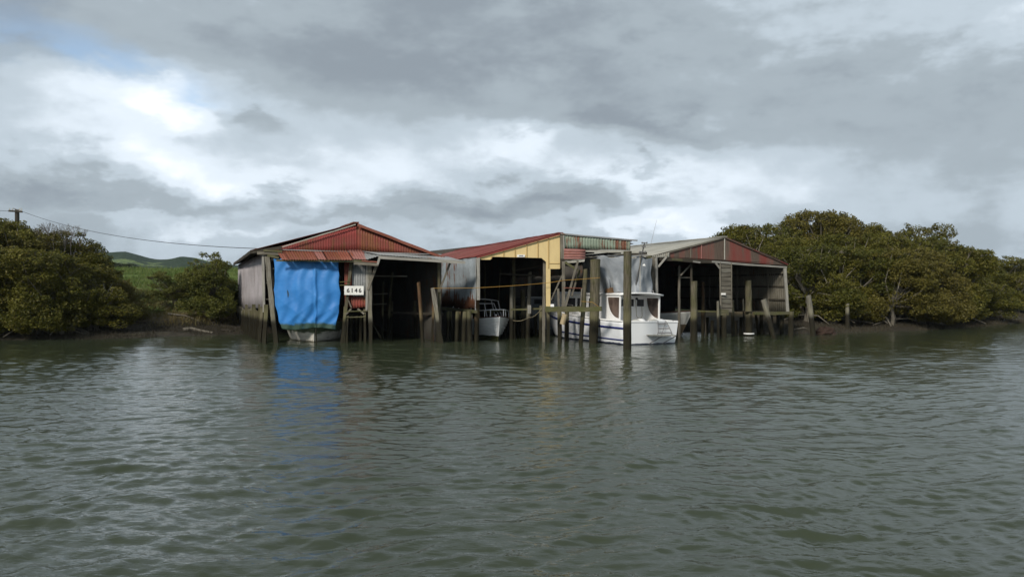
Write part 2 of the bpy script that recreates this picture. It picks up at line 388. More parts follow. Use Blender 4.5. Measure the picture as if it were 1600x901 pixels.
    def build(s, name, mat, parent=None, smooth=None, solid=0.0):
        me = bpy.data.meshes.new(name)
        off = parent['_org'] if parent and '_org' in parent.keys() else None
        org = Vector(off) if off is not None else (Vector(s.v[0]) if False else None)
        vv = np.array(s.v, dtype=np.float32)
        if parent is None:
            o0 = Vector((float((vv[:,0].min()+vv[:,0].max())/2), float((vv[:,1].min()+vv[:,1].max())/2), float(vv[:,2].min())))
        else: o0 = org
        me.from_pydata([tuple(Vector(p)-o0) for p in s.v], [], s.f)
        uvl = me.uv_layers.new(name='UVMap'); flat = [c for f in s.uv for u in f for c in u]
        uvl.data.foreach_set('uv', flat)
        if smooth if smooth is not None else s.smooth: me.polygons.foreach_set('use_smooth', [True]*len(me.polygons))
        me.materials.append(M[mat] if isinstance(mat, str) else mat); me.validate(); me.update()
        o = bpy.data.objects.new(name, me); col.objects.link(o)
        if parent is None: o.location = o0
        else: o.parent = parent
        o['_org'] = tuple(o0)
        if solid:
            md = o.modifiers.new('thickness', 'SOLIDIFY'); md.thickness = solid; md.offset = 0
        return o
def tag(o, label=None, cat=None, group=None, kind=None):
    if label: o['label'] = label
    if cat: o['category'] = cat
    if group: o['group'] = group
    if kind: o['kind'] = kind
    return o
def thing(name, base, label, cat, group=None):
    o = bpy.data.objects.new(name, None); col.objects.link(o); o.location = base; o['_org'] = tuple(base)
    o.empty_display_size = .2
    return tag(o, label, cat, group)

def lerp(a, b, t): return a+(b-a)*t
def polyline(pts, t):
    if len(pts) == 1: return pts[0]
    k = t*(len(pts)-1); i = min(int(k), len(pts)-2); return lerp(pts[i], pts[i+1], k-i)
def corr(mb, bot, top, pitch=.10, amp=.013, rows=4, ragged=.02, seam=.76, wav=.01, lineup=True):
    """corrugated iron between two polylines (same number of points), ribs running from bot to top"""
    bot = [Vector(p) for p in bot]; top = [Vector(p) for p in top]
    Ls = [(b1-b0).length for b0, b1 in zip(bot[:-1], bot[1:])]; L = sum(Ls)
    n = max(8, int(L/pitch*5)); ph = random.random()*6; rr = random.Random(int(L*1000)+len(mb.v))
    nrm = (bot[-1]-bot[0]).cross(top[len(top)//2]-bot[0]).normalized()
    if nrm.y > 0: nrm = -nrm
    rag = {}
    ts, acc = [], 0
    for i, l in enumerate(Ls):
        k = max(2, int(n*l/L)); ts += [(i+q/k)/len(Ls) for q in range(k)]
    ts.append(1.0)
    pts, uvs = [], []
    for j in range(rows):
        v = j/(rows-1)
        for t_ in ts:
            b_, t2 = polyline(bot, t_), polyline(top, t_)
            # metric position across
            k = t_*len(Ls); ii = min(int(k), len(Ls)-1); u = sum(Ls[:ii])+Ls[ii]*(k-ii)
            sid = int(u/seam)
            if sid not in rag: rag[sid] = (rr.uniform(-ragged, ragged), rr.uniform(-ragged, ragged), rr.uniform(-1, 1)*.006)
            H = (t2-b_).length; dirv = (t2-b_).normalized() if H > 1e-4 else Vector((0,0,1))
            p = lerp(b_, t2, v) + dirv*(rag[sid][0]*(1-v)*min(1, H) + rag[sid][1]*v*min(1, H)*.4)
            p = p + nrm*(amp*math.cos(u/pitch*2*math.pi) + rag[sid][2] + wav*math.sin(u*1.1+ph)*math.sin(v*3+ph))
            pts.append(p); uvs.append((u+ph*3, v*H))
    mb.quadgrid(pts, uvs, len(ts), rows)
    return mb
def sheet(name, bot, top, mat, parent, **kw):
    mb = MB(); corr(mb, bot, top, **kw); return mb.build(name, mat, parent, smooth=True, solid=.006)
def bar(name, a, b, w, h, mat, parent, jit=.008, **kw):
    mb = MB(); mb.beam(a, b, w, h, jit=jit, **kw); return mb.build(name, mat, parent)
def pile_mb(a, b, r, r2=None, wob=.07, bend=.03, n=12, slant=None):
    a, b = Vector(a), Vector(b); mb = MB(); L = (b-a).length; k = max(5, int(L/.35)); bx, by = random.uniform(-bend, bend), random.uniform(-bend, bend)
    path = []
    for j in range(k+1):
        q = j/k; path.append(lerp(a, b, q)+Vector((bx*math.sin(q*3.1), by*math.sin(q*3.1), 0)))
    mb.tube(path, r, n, r2 if r2 else r*.93, wob, slant=random.uniform(.01,.04) if slant is None else slant)
    return mb
def spile(a, b, r, mat='pile', parent=None, name='pile', **kw):
    return pile_mb(a, b, r, **kw).build(name, mat, parent, smooth=False)

# ================================================================== SETTING
def fbm(x, y, seed=0, octs=4):
    x = np.asarray(x, float); y = np.asarray(y, float); r = np.random.default_rng(seed); o = np.zeros(np.broadcast(x, y).shape); a = 1; f = 1
    for k in range(octs):
        for j in range(3):
            th = r.uniform(0, 6.28); ph = r.uniform(0, 6.28)
            o = o + a*np.sin((x*math.cos(th)+y*math.sin(th))*f+ph)/3
        a *= .5; f *= 2.03
    return o
SX = [-400,-80,-40,-27,-20,-17.5,-15.5,-12,-4,6,13,16,24.6,30,36.8,45,60,120,400]
SY = [ 20,  34, 37,38.5,39.5,42.0,43.5, 46,47,46,45,43.8,48.0,52,58.0,68,84,130,300]
def shore(x): return np.interp(x, SX, SY)
def ground_z(x, y):
    d = y-shore(x)+fbm(x*.6, y*.6, 5, 2)*.35
    z = np.where(d < 0, np.maximum(d*.16, -1.2), np.interp(d, [0, 1.0, 4, 8, 14, 40, 120, 400, 2000], [0, .14, .42, 1.25, 1.9, 2.4, 2.6, 4, 10]))
    left = np.clip((-10-x)/8, 0, 1)*np.interp(d, [4, 12, 30, 60, 110, 200, 500], [0, .35, 1.1, 2.1, 3.0, 4.2, 5])
    z = z + left*np.interp(x, [-120, -60], [.6, 1])
    z = z + np.where(d > .3, fbm(x*1.5, y*1.5, 9, 3)*.06+fbm(x*.25, y*.25, 3, 3)*np.clip(d/30, 0, 1)*.35, 0)
    return z
def gz(x, y): return float(ground_z(np.array(x, float), np.array(y, float)))
def bigmesh(name, xs2, ys2, zs, mat, kind='structure', smooth=True):
    nr, nc = xs2.shape
    v = np.stack([xs2, ys2, zs], -1).reshape(-1, 3).astype(np.float32)
    idx = np.arange(nr*nc).reshape(nr, nc)
    q = np.stack([idx[:-1,:-1], idx[:-1,1:], idx[1:,1:], idx[1:,:-1]], -1).reshape(-1, 4)
    me = bpy.data.meshes.new(name); me.vertices.add(len(v)); me.vertices.foreach_set('co', v.ravel())
    me.loops.add(q.size); me.loops.foreach_set('vertex_index', q.ravel().astype(np.int32))
    me.polygons.add(len(q)); me.polygons.foreach_set('loop_start', (np.arange(len(q))*4).astype(np.int32))
    me.polygons.foreach_set('use_smooth', np.ones(len(q), bool))
    me.materials.append(M[mat]); me.update(calc_edges=True)
    o = bpy.data.objects.new(name, me); col.objects.link(o); o['kind'] = kind
    return o
gx = np.concatenate([np.linspace(-1500,-90,30), np.arange(-88,-30,1.0), np.arange(-30,30,.3), np.arange(30,90,1.0), np.linspace(92,1500,30)])
gy = np.concatenate([np.array([-60,-20,0,15,25]), np.arange(30,62,.3), np.arange(62,160,1.5), np.geomspace(162,1500,40)])
GX, GY = np.meshgrid(gx, gy); bigmesh('ground', GX, GY, ground_z(GX, GY), 'ground')

# hills far off
hx = np.linspace(-1000, 500, 320); hy = np.linspace(480, 1300, 110); HX, HY = np.meshgrid(hx, hy)
prof_px = [-300,-50,60,130,165,195,215,240,262,285,310,335,370,420,520,700,1000,1400]
prof_py = [392, 396,398,400,398.5,395,399,405,405,401,404,410,412,418,424,430,436,440]
ppx = HX/HY*F+800
ridge = np.interp(ppx, prof_px, prof_py)
zr = CAMH+(450-ridge)/F*900
HZ = 4+(zr-4)*np.exp(-((HY-900)/190.0)**2) + fbm(HX*.012, HY*.012, 21, 5)*3.6 + fbm(HX*.06, HY*.06, 22, 4)*1.8
HZ = HZ*np.clip((HY-480)/120, 0, 1)
bigmesh('hills', HX, HY, HZ, 'hills')

# water with real waves
dd = [4.0]
while dd[-1] < 120: dd.append(dd[-1]+.012+.0022*dd[-1])
dd = np.array(dd); ta = np.tan(np.linspace(-R(42), R(42), 1250))
WX = dd[:,None]*ta[None,:]; WY = np.repeat(dd[:,None], len(ta), 1)
spc = np.maximum((.012+.0022*dd), 2*dd*math.tan(R(42))/1250)[:,None]
WZ = np.zeros_like(WX); rw = np.random.default_rng(3)
wxx = WX+.25*np.sin(WX*.7+WY*.4)+.12*np.sin(WY*1.3-WX*.5); wyy = WY+.22*np.sin(WX*.9-WY*.3)+.1*np.sin(WX*2.1+WY*.8)
NW = 96
env = [np.clip(.95+.65*fbm(WX*(1.1+.35*g_), WY*(1.5+.4*g_), 60+g_, 3), .15, 2.0) for g_ in range(6)]
for i in range(NW):
    lam = .08*(1.1/.08)**(rw.uniform()**.95)
    th = R(90+14)+rw.normal()*R(27); k = 2*math.pi/lam
    a = .0200*(1.0 if lam < .8 else .6)/k
    ph = rw.uniform(0, 6.28); att = np.clip((lam/spc-2.5)/3, 0, 1)
    arg = k*(wxx*math.cos(th)+wyy*math.sin(th))+ph
    WZ += env[i % 6]*att*a*((.64-np.abs(np.sin(arg*.5)))*1.7 if i % 5 < 2 else np.sin(arg))
gust = .95+.30*fbm(WX*.10, WY*.16, 31, 3)
calm = .30+.70*np.clip((shore(WX)-WY+1)/27, 0, 1)           # water goes quieter close to the bank
WZ *= (1.3+.25*np.exp(-(WY-6)/9))*np.clip(gust, .35, 1.6)*calm
bigmesh('water', WX, WY, WZ, 'water')
# the same river beyond the sides of the fine sheet
sb = MB()
for sgn in (-1, 1):
    xs = [sgn*x for x in (0, 500)]
    a_ = [(4*math.tan(R(42))*sgn, 4, -.01), (120*math.tan(R(42))*sgn, 120, -.01), (500*sgn, 120, -.01), (500*sgn, 4, -.01)]
    sb.poly(a_ if sgn < 0 else a_[::-1])
sb.poly([(-500,-300,-.01),(500,-300,-.01),(500,4,-.01),(-500,4,-.01)])
sb.build('wide_water', 'water')['kind'] = 'structure'

# ================================================================== SHED 1 (red gable, left)
def dvec(deg, L): return Vector((-math.sin(R(deg)), math.cos(R(deg)), 0))*L/math.cos(R(deg))
D1 = dvec(24, 12)
s1 = thing('boat_shed', (-10, 37, 0), 'boat shed with bright red iron gable and rusty awning above the blue tarpaulin', 'boat shed', 'boat sheds on the river')
rf = MB()   # left slope, hidden from below, and right slope
RG = P(557,348,37); LE = P(392,391,37); RE = P(700,404,37); RD = Vector((0,0,-.22))
def shift(p, dz=0): return Vector(p)+D1+Vector((0,0,dz))
corr(rf, [LE, shift(LE,-.2)+Vector((.35,0,0))], [RG, shift(RG,-.1)], rows=5, pitch=.12)
corr(rf, [RE, shift(RE)], [RG, shift(RG,-.1)], rows=5, pitch=.12)
ro1 = rf.build('roof', 'redrust', s1, smooth=True, solid=.01)
G = 37.15
sheet('gable_sheeting', [P(424,391,G), P(490,392,G), P(557,392,G)], [P(424,388,G), P(490,369.5,G), P(557,351,G)], 'red', s1, ragged=.0, pitch=.12, amp=.016)
sheet('gable_sheeting', [P(557.5,392,G), P(610,394,G), P(668,398,G)], [P(557.5,351,G), P(610,374,G), P(668,397,G)], 'redrust', s1, ragged=.0, pitch=.12, amp=.018)
bar('barge_board', P(559,350.5,36.95), P(694,402.5,36.95), .05, .13, 'rust', s1, side=Vector((0,1,0)))
bar('barge_board', P(556,350,36.95), P(440,385.5,36.95), .03, .045, 'cream', s1, side=Vector((0,1,0)))  # pale colour stands in for the sunlit edge of the roof
bar('ridge_cap', RG+Vector((0,-.05,.03)), shift(RG)+Vector((0,0,-.07)), .30, .05, 'rust', ro1, side=Vector((1,0,0)))
bar('fascia', P(440,386,36.9), P(393,393.5,36.9), .04, .13, 'wooddark', s1, side=Vector((0,1,0)))
bar('eave_board', P(392,393,36.95), shift(P(392,393,36.95),-.22)+Vector((.35,0,0)), .04, .14, 'wooddark', s1, side=Vector((0,1,0)))
for q in np.linspace(.05, .95, 9):
    e0 = lerp(LE, shift(LE,-.2)+Vector((.35,0,0)), q)+Vector((.02,0,-.09)); bar('rafter', e0, e0+Vector((.75,0,.17)), .05, .09, 'wooddark', ro1)
# side wall (grey sheeting) and its plank skirt
A = P(413,481,37.1); Bt = P(413,394.0,37.1)
wl = sheet('side_wall', [shift(A,-.28), A], [shift(Bt,-.20), Bt], 'greywall', s1, pitch=.2, amp=.008, ragged=.03, rows=5)
for k in range(26):
    q = k/25; b0 = lerp(shift(A), A, q)+Vector((random.uniform(-.08,.08)-.05, random.uniform(-.1,.1), 0))
    ztop = lerp(1.30, 1.62, q)+random.uniform(-.25,.18); zb = -.5
    lean = random.uniform(-.18,.12)
    bar('skirt_plank', (b0.x+lean, b0.y, zb), (b0.x, b0.y, ztop), random.uniform(.10,.20), .05, random.choice(['pile','pile','pilegrey']), s1, side=Vector((1,.4,0)), jit=.012)
# back, partition and right walls: dark interior
bw0, bw1 = P(418,480,37.1)+D1, P(702,480,37.1)+D1
def up(p, z): return Vector((p.x, p.y, z))
mid = lerp(bw0, bw1, .5)
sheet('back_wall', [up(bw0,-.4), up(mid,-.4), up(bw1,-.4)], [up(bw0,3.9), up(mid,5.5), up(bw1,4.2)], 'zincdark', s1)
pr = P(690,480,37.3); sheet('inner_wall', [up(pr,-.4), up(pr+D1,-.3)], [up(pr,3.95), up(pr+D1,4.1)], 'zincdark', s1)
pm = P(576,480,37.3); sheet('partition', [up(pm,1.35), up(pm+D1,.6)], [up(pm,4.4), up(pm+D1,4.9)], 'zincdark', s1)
sheet('leak_blocker', [up(P(424,0,37.3),4.22), up(P(424,0,37.3)+D1,4.0)], [up(P(690,0,37.3),3.98), up(P(690,0,37.3)+D1,3.9)], 'zincdark', s1, rows=3)  # added sheet under the roof, keeps sky light from leaking in
# left front posts
bar('post', (P(413,0,36.9).x,36.9,1.4), up(P(411.5,0,36.9),4.05), .12, .10, 'woodpale', s1)
bar('post', up(P(433.5,0,36.7),-.6), up(P(418,0,36.9),4.0), .21, .14, 'pilegrey', s1, jit=.015)
bar('post', up(P(427,0,37.3),1.0), up(P(428.5,0,37.3),4.0), .10, .10, 'wooddark', s1)
bar('post', up(P(412,0,36.6),-.6), up(P(416.5,0,36.8),1.75), .18, .12, 'pile', s1)
bar('post', up(P(404,0,36.9),-.6), up(P(410,0,36.95),1.65), .14, .12, 'pile', s1)
for zz_ in (2.0, 2.75, 3.4): bar('girt', up(P(414,0,36.95),zz_), up(P(429,0,37.0),zz_+.02), .04, .08, 'wood', s1)
bar('bracket_board', P(402,394.5,36.75), P(441,396.5,36.75), .04, .13, 'wood', s1, side=Vector((0,1,0)), jit=.01)
bar('bracket_board', P(412,391,36.7), P(441,392,36.7), .04, .09, 'moss', s1, side=Vector((0,1,0)), jit=.01)
bar('bracket_board', P(418,398,36.7), P(436,402,36.7), .04, .10, 'moss', s1, side=Vector((0,1,0)), jit=.01)
bar('header_beam', P(424,404,37.0), P(576,407.5,37.0), .12, .12, 'wood', s1, side=Vector((0,1,0)))
# rusty awning, sheets of different age
aw = [440,452,497,512,552,576]; am = ['wood','rust','pinkrust','rust','pinkrust']
am = ['rust','rust','pinkrust','rust','pinkrust']
for k in range(5):
    x0, x1 = aw[k], aw[k+1]-.4
    sheet('awning_sheet', [P(x0,404.5+.5*(k%2),36.15), P(x1,405.5,36.15)], [P(x0-9,389.5,37.1), P(x1-9,390,37.1)], am[k], s1, pitch=.12, amp=.016, ragged=.03)
bar('awning_batten', P(436,389.3,36.98), P(690,397,36.98), .03, .035, 'zinc', s1, side=Vector((0,1,0)), jit=0)
bar('awning_beam', P(432,406.2,36.25), P(572,407,36.25), .05, .09, 'moss', s1, side=Vector((0,1,0)), jit=.015)
# grey lean-to roof of the second bay
sheet('lean_to_roof', [P(592,397.5,36.0), P(726,407.2,36.0)], [P(560,391.5,37.2), P(700,400.5,37.2)], 'zinc', s1, pitch=.14, amp=.018)
sheet('lean_to_roof', [P(573,405.0,36.1), P(592.5,399,36.05)], [P(560,391.6,37.22), P(580,392.6,37.22)], 'zinc', s1, pitch=.12, amp=.015)
bar('fascia', P(594,401.5,35.98), P(727,409.6,35.98), .04, .13, 'woodpale', s1, side=Vector((0,1,0)), jit=.004)
bar('fascia', P(594,399,36.0), P(590,413,36.0), .05, .10, 'woodpale', s1, side=Vector((0,1,0)))
bar('fascia', P(553,410.5,36.2), P(592,413,36.1), .04, .12, 'wood', s1, side=Vector((0,1,0)))
bar('fascia', P(562,406.5,36.25), P(592,409,36.15), .04, .06, 'rust', s1, side=Vector((0,1,0)))
# panel between the bays
sheet('bay_panel', [P(539,479,36.95), P(551,479.5,36.95)], [P(538,408,37.0), P(550,408,37.0)], 'redrust', s1, pitch=.11)
sheet('bay_panel', [P(551,462,36.9), P(575,463,36.9)], [P(550,409,36.95), P(576,410,36.95)], 'zinc', s1, pitch=.11, amp=.02)
sheet('bay_panel', [P(549,481,36.85), P(572,479,36.85)], [P(549,463,36.88), P(572,463.5,36.88)], 'redrust', s1, pitch=.13, amp=.025)
for a, b_, w_, mt in [((532,536),(549,408),.13,'pile'),((536,533),(540,478),.14,'pile'),((571,534),(570,482),.11,'pile'),((579.5,535),(578,408),.17,'pilegrey'),
                     ((573,484),(574,410),.10,'woodpale'),((541,533),(543,492),.10,'pile'),((575,452),(589,413),.12,'wood'),((541,490),(549,482),.08,'wood'),((569,490),(559,482),.08,'wood'),
                     ((549,480),(538,452),.05,'wood')]:
    z0 = P(*a, 36.7); z1 = P(*b_, 36.8)
    if a[1] > 525: z0.z = -.6
    bar('post', z0, z1, w_, w_*.8, mt, s1, jit=.01)
for a, b_ in [((538,486),(575,485)),((540,495),(572,494)),((531,440),(548,439)),((531,445),(545,444))]: bar('rail', P(*a,36.72), P(*b_,36.72), .04, .07, 'moss', s1)
for px in (548,556,563): spile((P(px,0,38).x, 38+random.random(), -.6), (P(px,0,38).x, 38.2, 1.2), .08, 'pile', s1)
# inside the open bay: poles, rails, shelf
for a, b_, d_, r_ in [((662,0),(654,441),37.0,.085),((612,0),(612,470),41,.09),((598,0),(599,440),40,.06),((650,0),(648,470),41,.11),((640,0),(636,480),43,.10),((668,0),(667,478),42,.10),((628,0),(630,480),44,.10),((605,0),(613,425),40.5,.07)]:
    spile((P(a[0],0,d_).x, d_, -.7), P(b_[0], b_[1], d_), r_, 'pilered' if r_ == .085 else 'pile', s1, 'pole')
bar('rail', P(583,430.5,38), P(636,431,38), .05, .09, 'wood', s1)
bar('rail', P(583,459,39), P(606,458,39), .05, .06, 'wood', s1)
bar('rail', P(583,475,39), P(604,474,39), .05, .06, 'wood', s1)
bar('floor_beam', P(600,487,41), P(692,490,38), .08, .12, 'wooddark', s1)
bar('pole', P(583,505,38.5), P(595,527,38.5), .06, .06, 'pile', s1)
# right-hand supports of the open bay
bar('post', up(P(686,0,36.9),-.6), P(686,408,36.9), .13, .11, 'pile', s1)
bar('brace', P(686,455,36.8), P(703,411,36.4), .09, .10, 'wood', s1, jit=.01)
bar('post', up(P(692.5,0,36.5),-.6), P(676,449,36.6), .19, .13, 'pilegrey', s1, jit=.012)
bar('post', up(P(674,0,37.4),-.6), P(678,465,37.4), .10, .08, 'pilered', s1)
bar('post', up(P(681,0,37.6),-.6), P(687,470,37.2), .08, .07, 'pile', s1)

# number board 6146
sg = thing('number_board', P(553,460.5,36.55), 'white rectangular board with stencilled black number 6146, fixed beside the blue tarpaulin', 'sign')
mb = MB(); a = P(538.2,460,36.6); b_ = P(568.3,446,36.6); mb.box(a.x, b_.x, 36.58, 36.61, a.z, b_.z); mb.build('board', 'signw', sg)
def text_mesh(name, s_, loc, size, mat, parent, off=0.0):
    cu = bpy.data.curves.new(name, 'FONT'); cu.body = s_; cu.size = size; cu.extrude = .003; cu.offset = off; cu.align_x = 'CENTER'; cu.align_y = 'CENTER'
    to = bpy.data.objects.new('tmp', cu); col.objects.link(to); dg = bpy.context.evaluated_depsgraph_get()
    me = bpy.data.meshes.new_from_object(to.evaluated_get(dg)); bpy.data.objects.remove(to)
    me.transform(Matrix.Rotation(R(90), 4, 'X')); me.materials.clear(); me.materials.append(M[mat])
    o = bpy.data.objects.new(name, me); col.objects.link(o); o.parent = parent; o.location = Vector(loc)-Vector(parent['_org']); return o
for k, ch in enumerate('6146'):
    c0 = P(544+6.2*k, 453.4, 36.57); text_mesh('numeral', ch, (c0.x, 36.573, c0.z), .27, 'black', sg, .006)

# ================================================================== SHED 2 (yellow gable)
D2 = dvec(19.5, 17)
s2 = thing('boat_shed', (0.5, 37, 0), 'boat shed with pale yellow gable, red iron roof and rust streaked side wall', 'boat shed', 'boat sheds on the river')
LE2 = P(743,400.5,36.9); RG2 = P(876,363.8,36.9); RE2 = up(P(990,0,37.2), 4.1)
ro2 = sheet('roof', [LE2, LE2+D2], [RG2, RG2+D2], 'roofred', s2, pitch=.15, amp=.02, rows=6, ragged=.03)
sheet('roof', [RE2+Vector((0,0,.5)), RE2+D2+Vector((0,0,.4))], [RG2+Vector((.05,0,0)), RG2+D2], 'zincdark', s2, pitch=.15, amp=.02, rows=4, ragged=.0)  # dark iron puts the shade of the bay into this slope's colour
bar('ridge_cap', RG2+Vector((0,-.03,.02)), RG2+D2+Vector((0,0,.02)), .25, .04, 'red', ro2, side=Vector((1,0,0)))
bar('barge_board', P(745,401.6,36.85), P(875,365.4,36.85), .03, .06, 'red', s2, side=Vector((0,1,0)), jit=0)
# eave sheet overhanging left corner of roof
A2 = P(744,482,37.0); B2 = P(744,401.5,37.0)
sheet('side_wall', [A2+D2, A2+D2*.35+Vector((0,0,.03)), A2], [B2+D2, B2+D2*.35, B2], 'zincblue', s2, pitch=.16, amp=.016, rows=6, ragged=.04)
sk = P(738,0,37.8); sheet('shade_sheet', [up(sk+D2,-.5), up(sk,-.5)], [up(sk+D2,1.5), up(sk,1.5)], 'zincdark', s2)  # added dark sheet standing in for the shade behind the piles
bar('corner_post', P(747.5,468,36.9), P(747,402,36.9), .15, .12, 'woodpale', s2)
bar('corner_post', up(P(743,0,37.1),1.5), P(743,403,37.0), .05, .06, 'zinc', s2)
bar('wall_plate', P(744,486,37.1), P(744,486,37.1)+D2, .12, .14, 'moss', s2)
mbg = MB()
g = 36.95
gp = [(748,402.5),(748,405),(766,405.3),(770,400.5),(846,402.5),(853,408.5),(853,478),(860,478),(860,419.5),(875,419.5),(875,366.5)]
mbg.prism([P(x,y,g) for x, y in gp], (0,.04,0)); mbg.build('gable_board', 'yellow', s2)
for px, y0, y1 in ((767.8,396.6,404),(787,391,401),(805,386.2,401.4),(823,381,401.9),(840.5,376.2,402.3),(857,371.6,418.5)):
    bar('batten', P(px,y0,g-.02), P(px,y1,g-.02), .045, .03, 'yellow2', s2, jit=0)
bar('trim_board', P(856.5,411,g-.02), P(874.5,411,g-.02), .02, .02, 'yellow2', s2, jit=0, side=Vector((0,1,0)))
bar('inner_post', up(P(849,0,37.3),-.6), P(850.5,404,37.3), .13, .12, 'wood', s2)
bar('inner_post', up(P(857,0,37.15),-.6), up(P(856,0,37.15),1.65), .14, .12, 'pile', s2)
bar('inner_post', up(P(844,0,37.4),-.6), up(P(845,0,37.4),1.7), .14, .12, 'pile', s2)
pb = P(744,0,37)+D2; pc = P(990,0,37)+D2
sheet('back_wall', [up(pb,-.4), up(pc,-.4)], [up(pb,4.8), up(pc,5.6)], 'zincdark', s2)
pr = P(882,0,37.4); sheet('inner_wall', [up(pr,3.1), up(pr+D2*.42,3.1)], [up(pr,4.75), up(pr+D2*.42,4.75)], 'zincdark', s2)  # upper panel added to stop light leaking through from the next bay
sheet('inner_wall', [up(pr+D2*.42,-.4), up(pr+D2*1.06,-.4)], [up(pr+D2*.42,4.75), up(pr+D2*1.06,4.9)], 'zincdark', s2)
# interior framing
for a, b_, d_, r_, mt in [((803,0),(802.5,400),39.5,.09,'pile'),((799,0),(799,447),39.4,.10,'pilegrey'),((824,0),(828,425),40,.10,'pilegrey'),((818,0),(817,452),41,.13,'pile'),((757,0),(758,400),42,.06,'pile'),
                          ((779,470),(782,420),43,.04,'pile'),((766,0),(767,488),41,.10,'pile'),((789,0),(789,490),42,.10,'pile'),((810,0),(811,490),43,.12,'pile'),((836,0),(837,490),42,.11,'pile'),
                          ((712,0),(715,486),37.6,.10,'pileshade'),((697,0),(700,486),37.9,.08,'pileshade'),((725,0),(727,486),37.3,.12,'pile'),((735,0),(733,485),37.0,.11,'pileshade'),((706,0),(704,487),38.2,.07,'pileshade'),((719,0),(718,487),37.9,.08,'pilered')]:
    z0 = P(a[0], a[1], d_) if a[1] else up(P(a[0],0,d_), -.7)
    spile(z0, P(b_[0], b_[1], d_), r_, mt, s2, 'post')
for a, b_, d_ in [((780,427),(836,430),39.2),((800,423),(850,414),39.6),((798,483),(858,481),38.5),((760,486),(800,485),41)]:
    bar('rail', P(*a,d_), P(*b_,d_), .08, .14 if a[1] > 450 else .08, 'moss' if a[1] > 450 else 'wooddark', s2)
bar('block', up(P(827,0,38.3),P(0,489,38.3).z), up(P(827,0,38.3),P(0,476,38.3).z), .17, .15, 'woodpale', s2)
# small faded notice on the header
nt = thing('notice_plate', P(814,402,36.88), 'tiny white plate on the yellow gable header above the opening', 'sign')
mb = MB(); a = P(808,401,36.9); b_ = P(820,397.3,36.9); mb.box(a.x, b_.x, 36.89, 36.91, a.z, b_.z); mb.build('plate', 'signw', nt)
mb = MB(); a = P(811,399.9,36.9); b_ = P(817.5,398.3,36.9); mb.box(a.x, b_.x, 36.883, 36.889, a.z, b_.z); mb.build('faded_print', 'zincblue', nt)

# ================================================================== SHED 3: lean-to with green fascia, between yellow shed and right shed
D3 = dvec(20, 15)
s3 = thing('boat_shed', (4.5, 37, 0), 'boat shed with pale green rust streaked iron fascia sheltering the white launch', 'boat shed', 'boat sheds on the river')
g = 36.9
sheet('front_fascia', [P(878,387,g), P(915,388,g), P(985,391,g)], [P(878,365.5,g), P(915,367.5,g), P(985,375,g)], 'green', s3, pitch=.13, amp=.018, ragged=.03)
bar('fascia_trim', P(876,364.5,g-.06), P(996,375.3,g-.06), .04, .06, 'zinc', s3, side=Vector((0,1,0)), jit=.004)
mb = MB(); q0 = [P(881,404,g-.12), P(881,388,g-.12)]; q1 = [P(914,404,g-.12), P(915,389,g-.12)]
corr(mb, [q0[0], q0[1]], [q1[0], q1[1]], pitch=.13, amp=.02, ragged=.0); mb.build('patch_sheet', 'pinkrust', s3, smooth=True, solid=.006)
bar('end_board', P(878,404,g-.03), P(877,367,g-.03), .14, .04, 'wood', s3)
bar('end_board', P(881.5,404,g-.06), P(880.5,367,g-.06), .06, .04, 'woodpale', s3)
bar('soffit_block', P(878.5,418,g-.05), P(878.5,405,g-.05), .20, .08, 'wooddark', s3)
RL3 = P(878,366,37.1); RR3 = P(988,376,37.1)
sheet('roof', [RL3, RR3], [RL3+D3+Vector((0,0,-.2)), RR3+D3+Vector((0,0,-.5))], 'zincdark', s3, rows=4)
bar('header_pole', P(913,391.8,36.95), P(1003,394,36.95), .06, .07, 'cream', s3, jit=.005, side=Vector((0,1,0)))
for a, b_, w_, mt, d_ in [((880,478),(880.5,408),.14,'wood',36.7),((883,478),(903,407),.10,'wood',36.6),((883,409),(903,422),.10,'moss',36.65),((900,440),(906,421),.09,'moss',36.9),
                         ((861,468),(878,430),.06,'wood',36.9),((873,478),(872,450),.09,'wood',36.6),((907,478),(909,450),.06,'wood',36.5),((893,462),(905,422),.08,'wood',37.1)]:
    bar('brace' if a[0] != b_[0] else 'post', P(*a,d_), P(*b_,d_), w_, w_*.8, mt, s3, jit=.01)
bar('rail', P(880,449,36.5), P(909,449.5,36.5), .03, .05, 'rust', s3, jit=0)
for px, d_ in ((874,37.2),(886,38)): spile(up(P(px,0,d_),-.7), up(P(px,0,d_),1.5), .11, 'pile', s3, 'post')
# right side posts of this bay
for px, y1, r_, mt, d_ in ((1020,402,.14,'wood',38.2),(1014,400,.17,'moss',38.3),(1025,403,.08,'woodpale',38.0)):
    spile(up(P(px,0,d_),-.7), P(px,y1,d_), r_, mt, s3, 'post')
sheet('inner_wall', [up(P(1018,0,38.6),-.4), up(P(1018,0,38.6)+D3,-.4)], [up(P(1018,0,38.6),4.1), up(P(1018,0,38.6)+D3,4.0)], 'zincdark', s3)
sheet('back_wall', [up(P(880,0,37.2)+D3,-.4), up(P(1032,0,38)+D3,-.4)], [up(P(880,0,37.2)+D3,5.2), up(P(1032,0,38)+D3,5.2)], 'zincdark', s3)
for k in range(4):
    q = up(lerp(P(885,0,38), P(1010,0,39.5), k/3), 4.25); bar('purlin', q, q+D3, .08, .12, 'wooddark', s3)
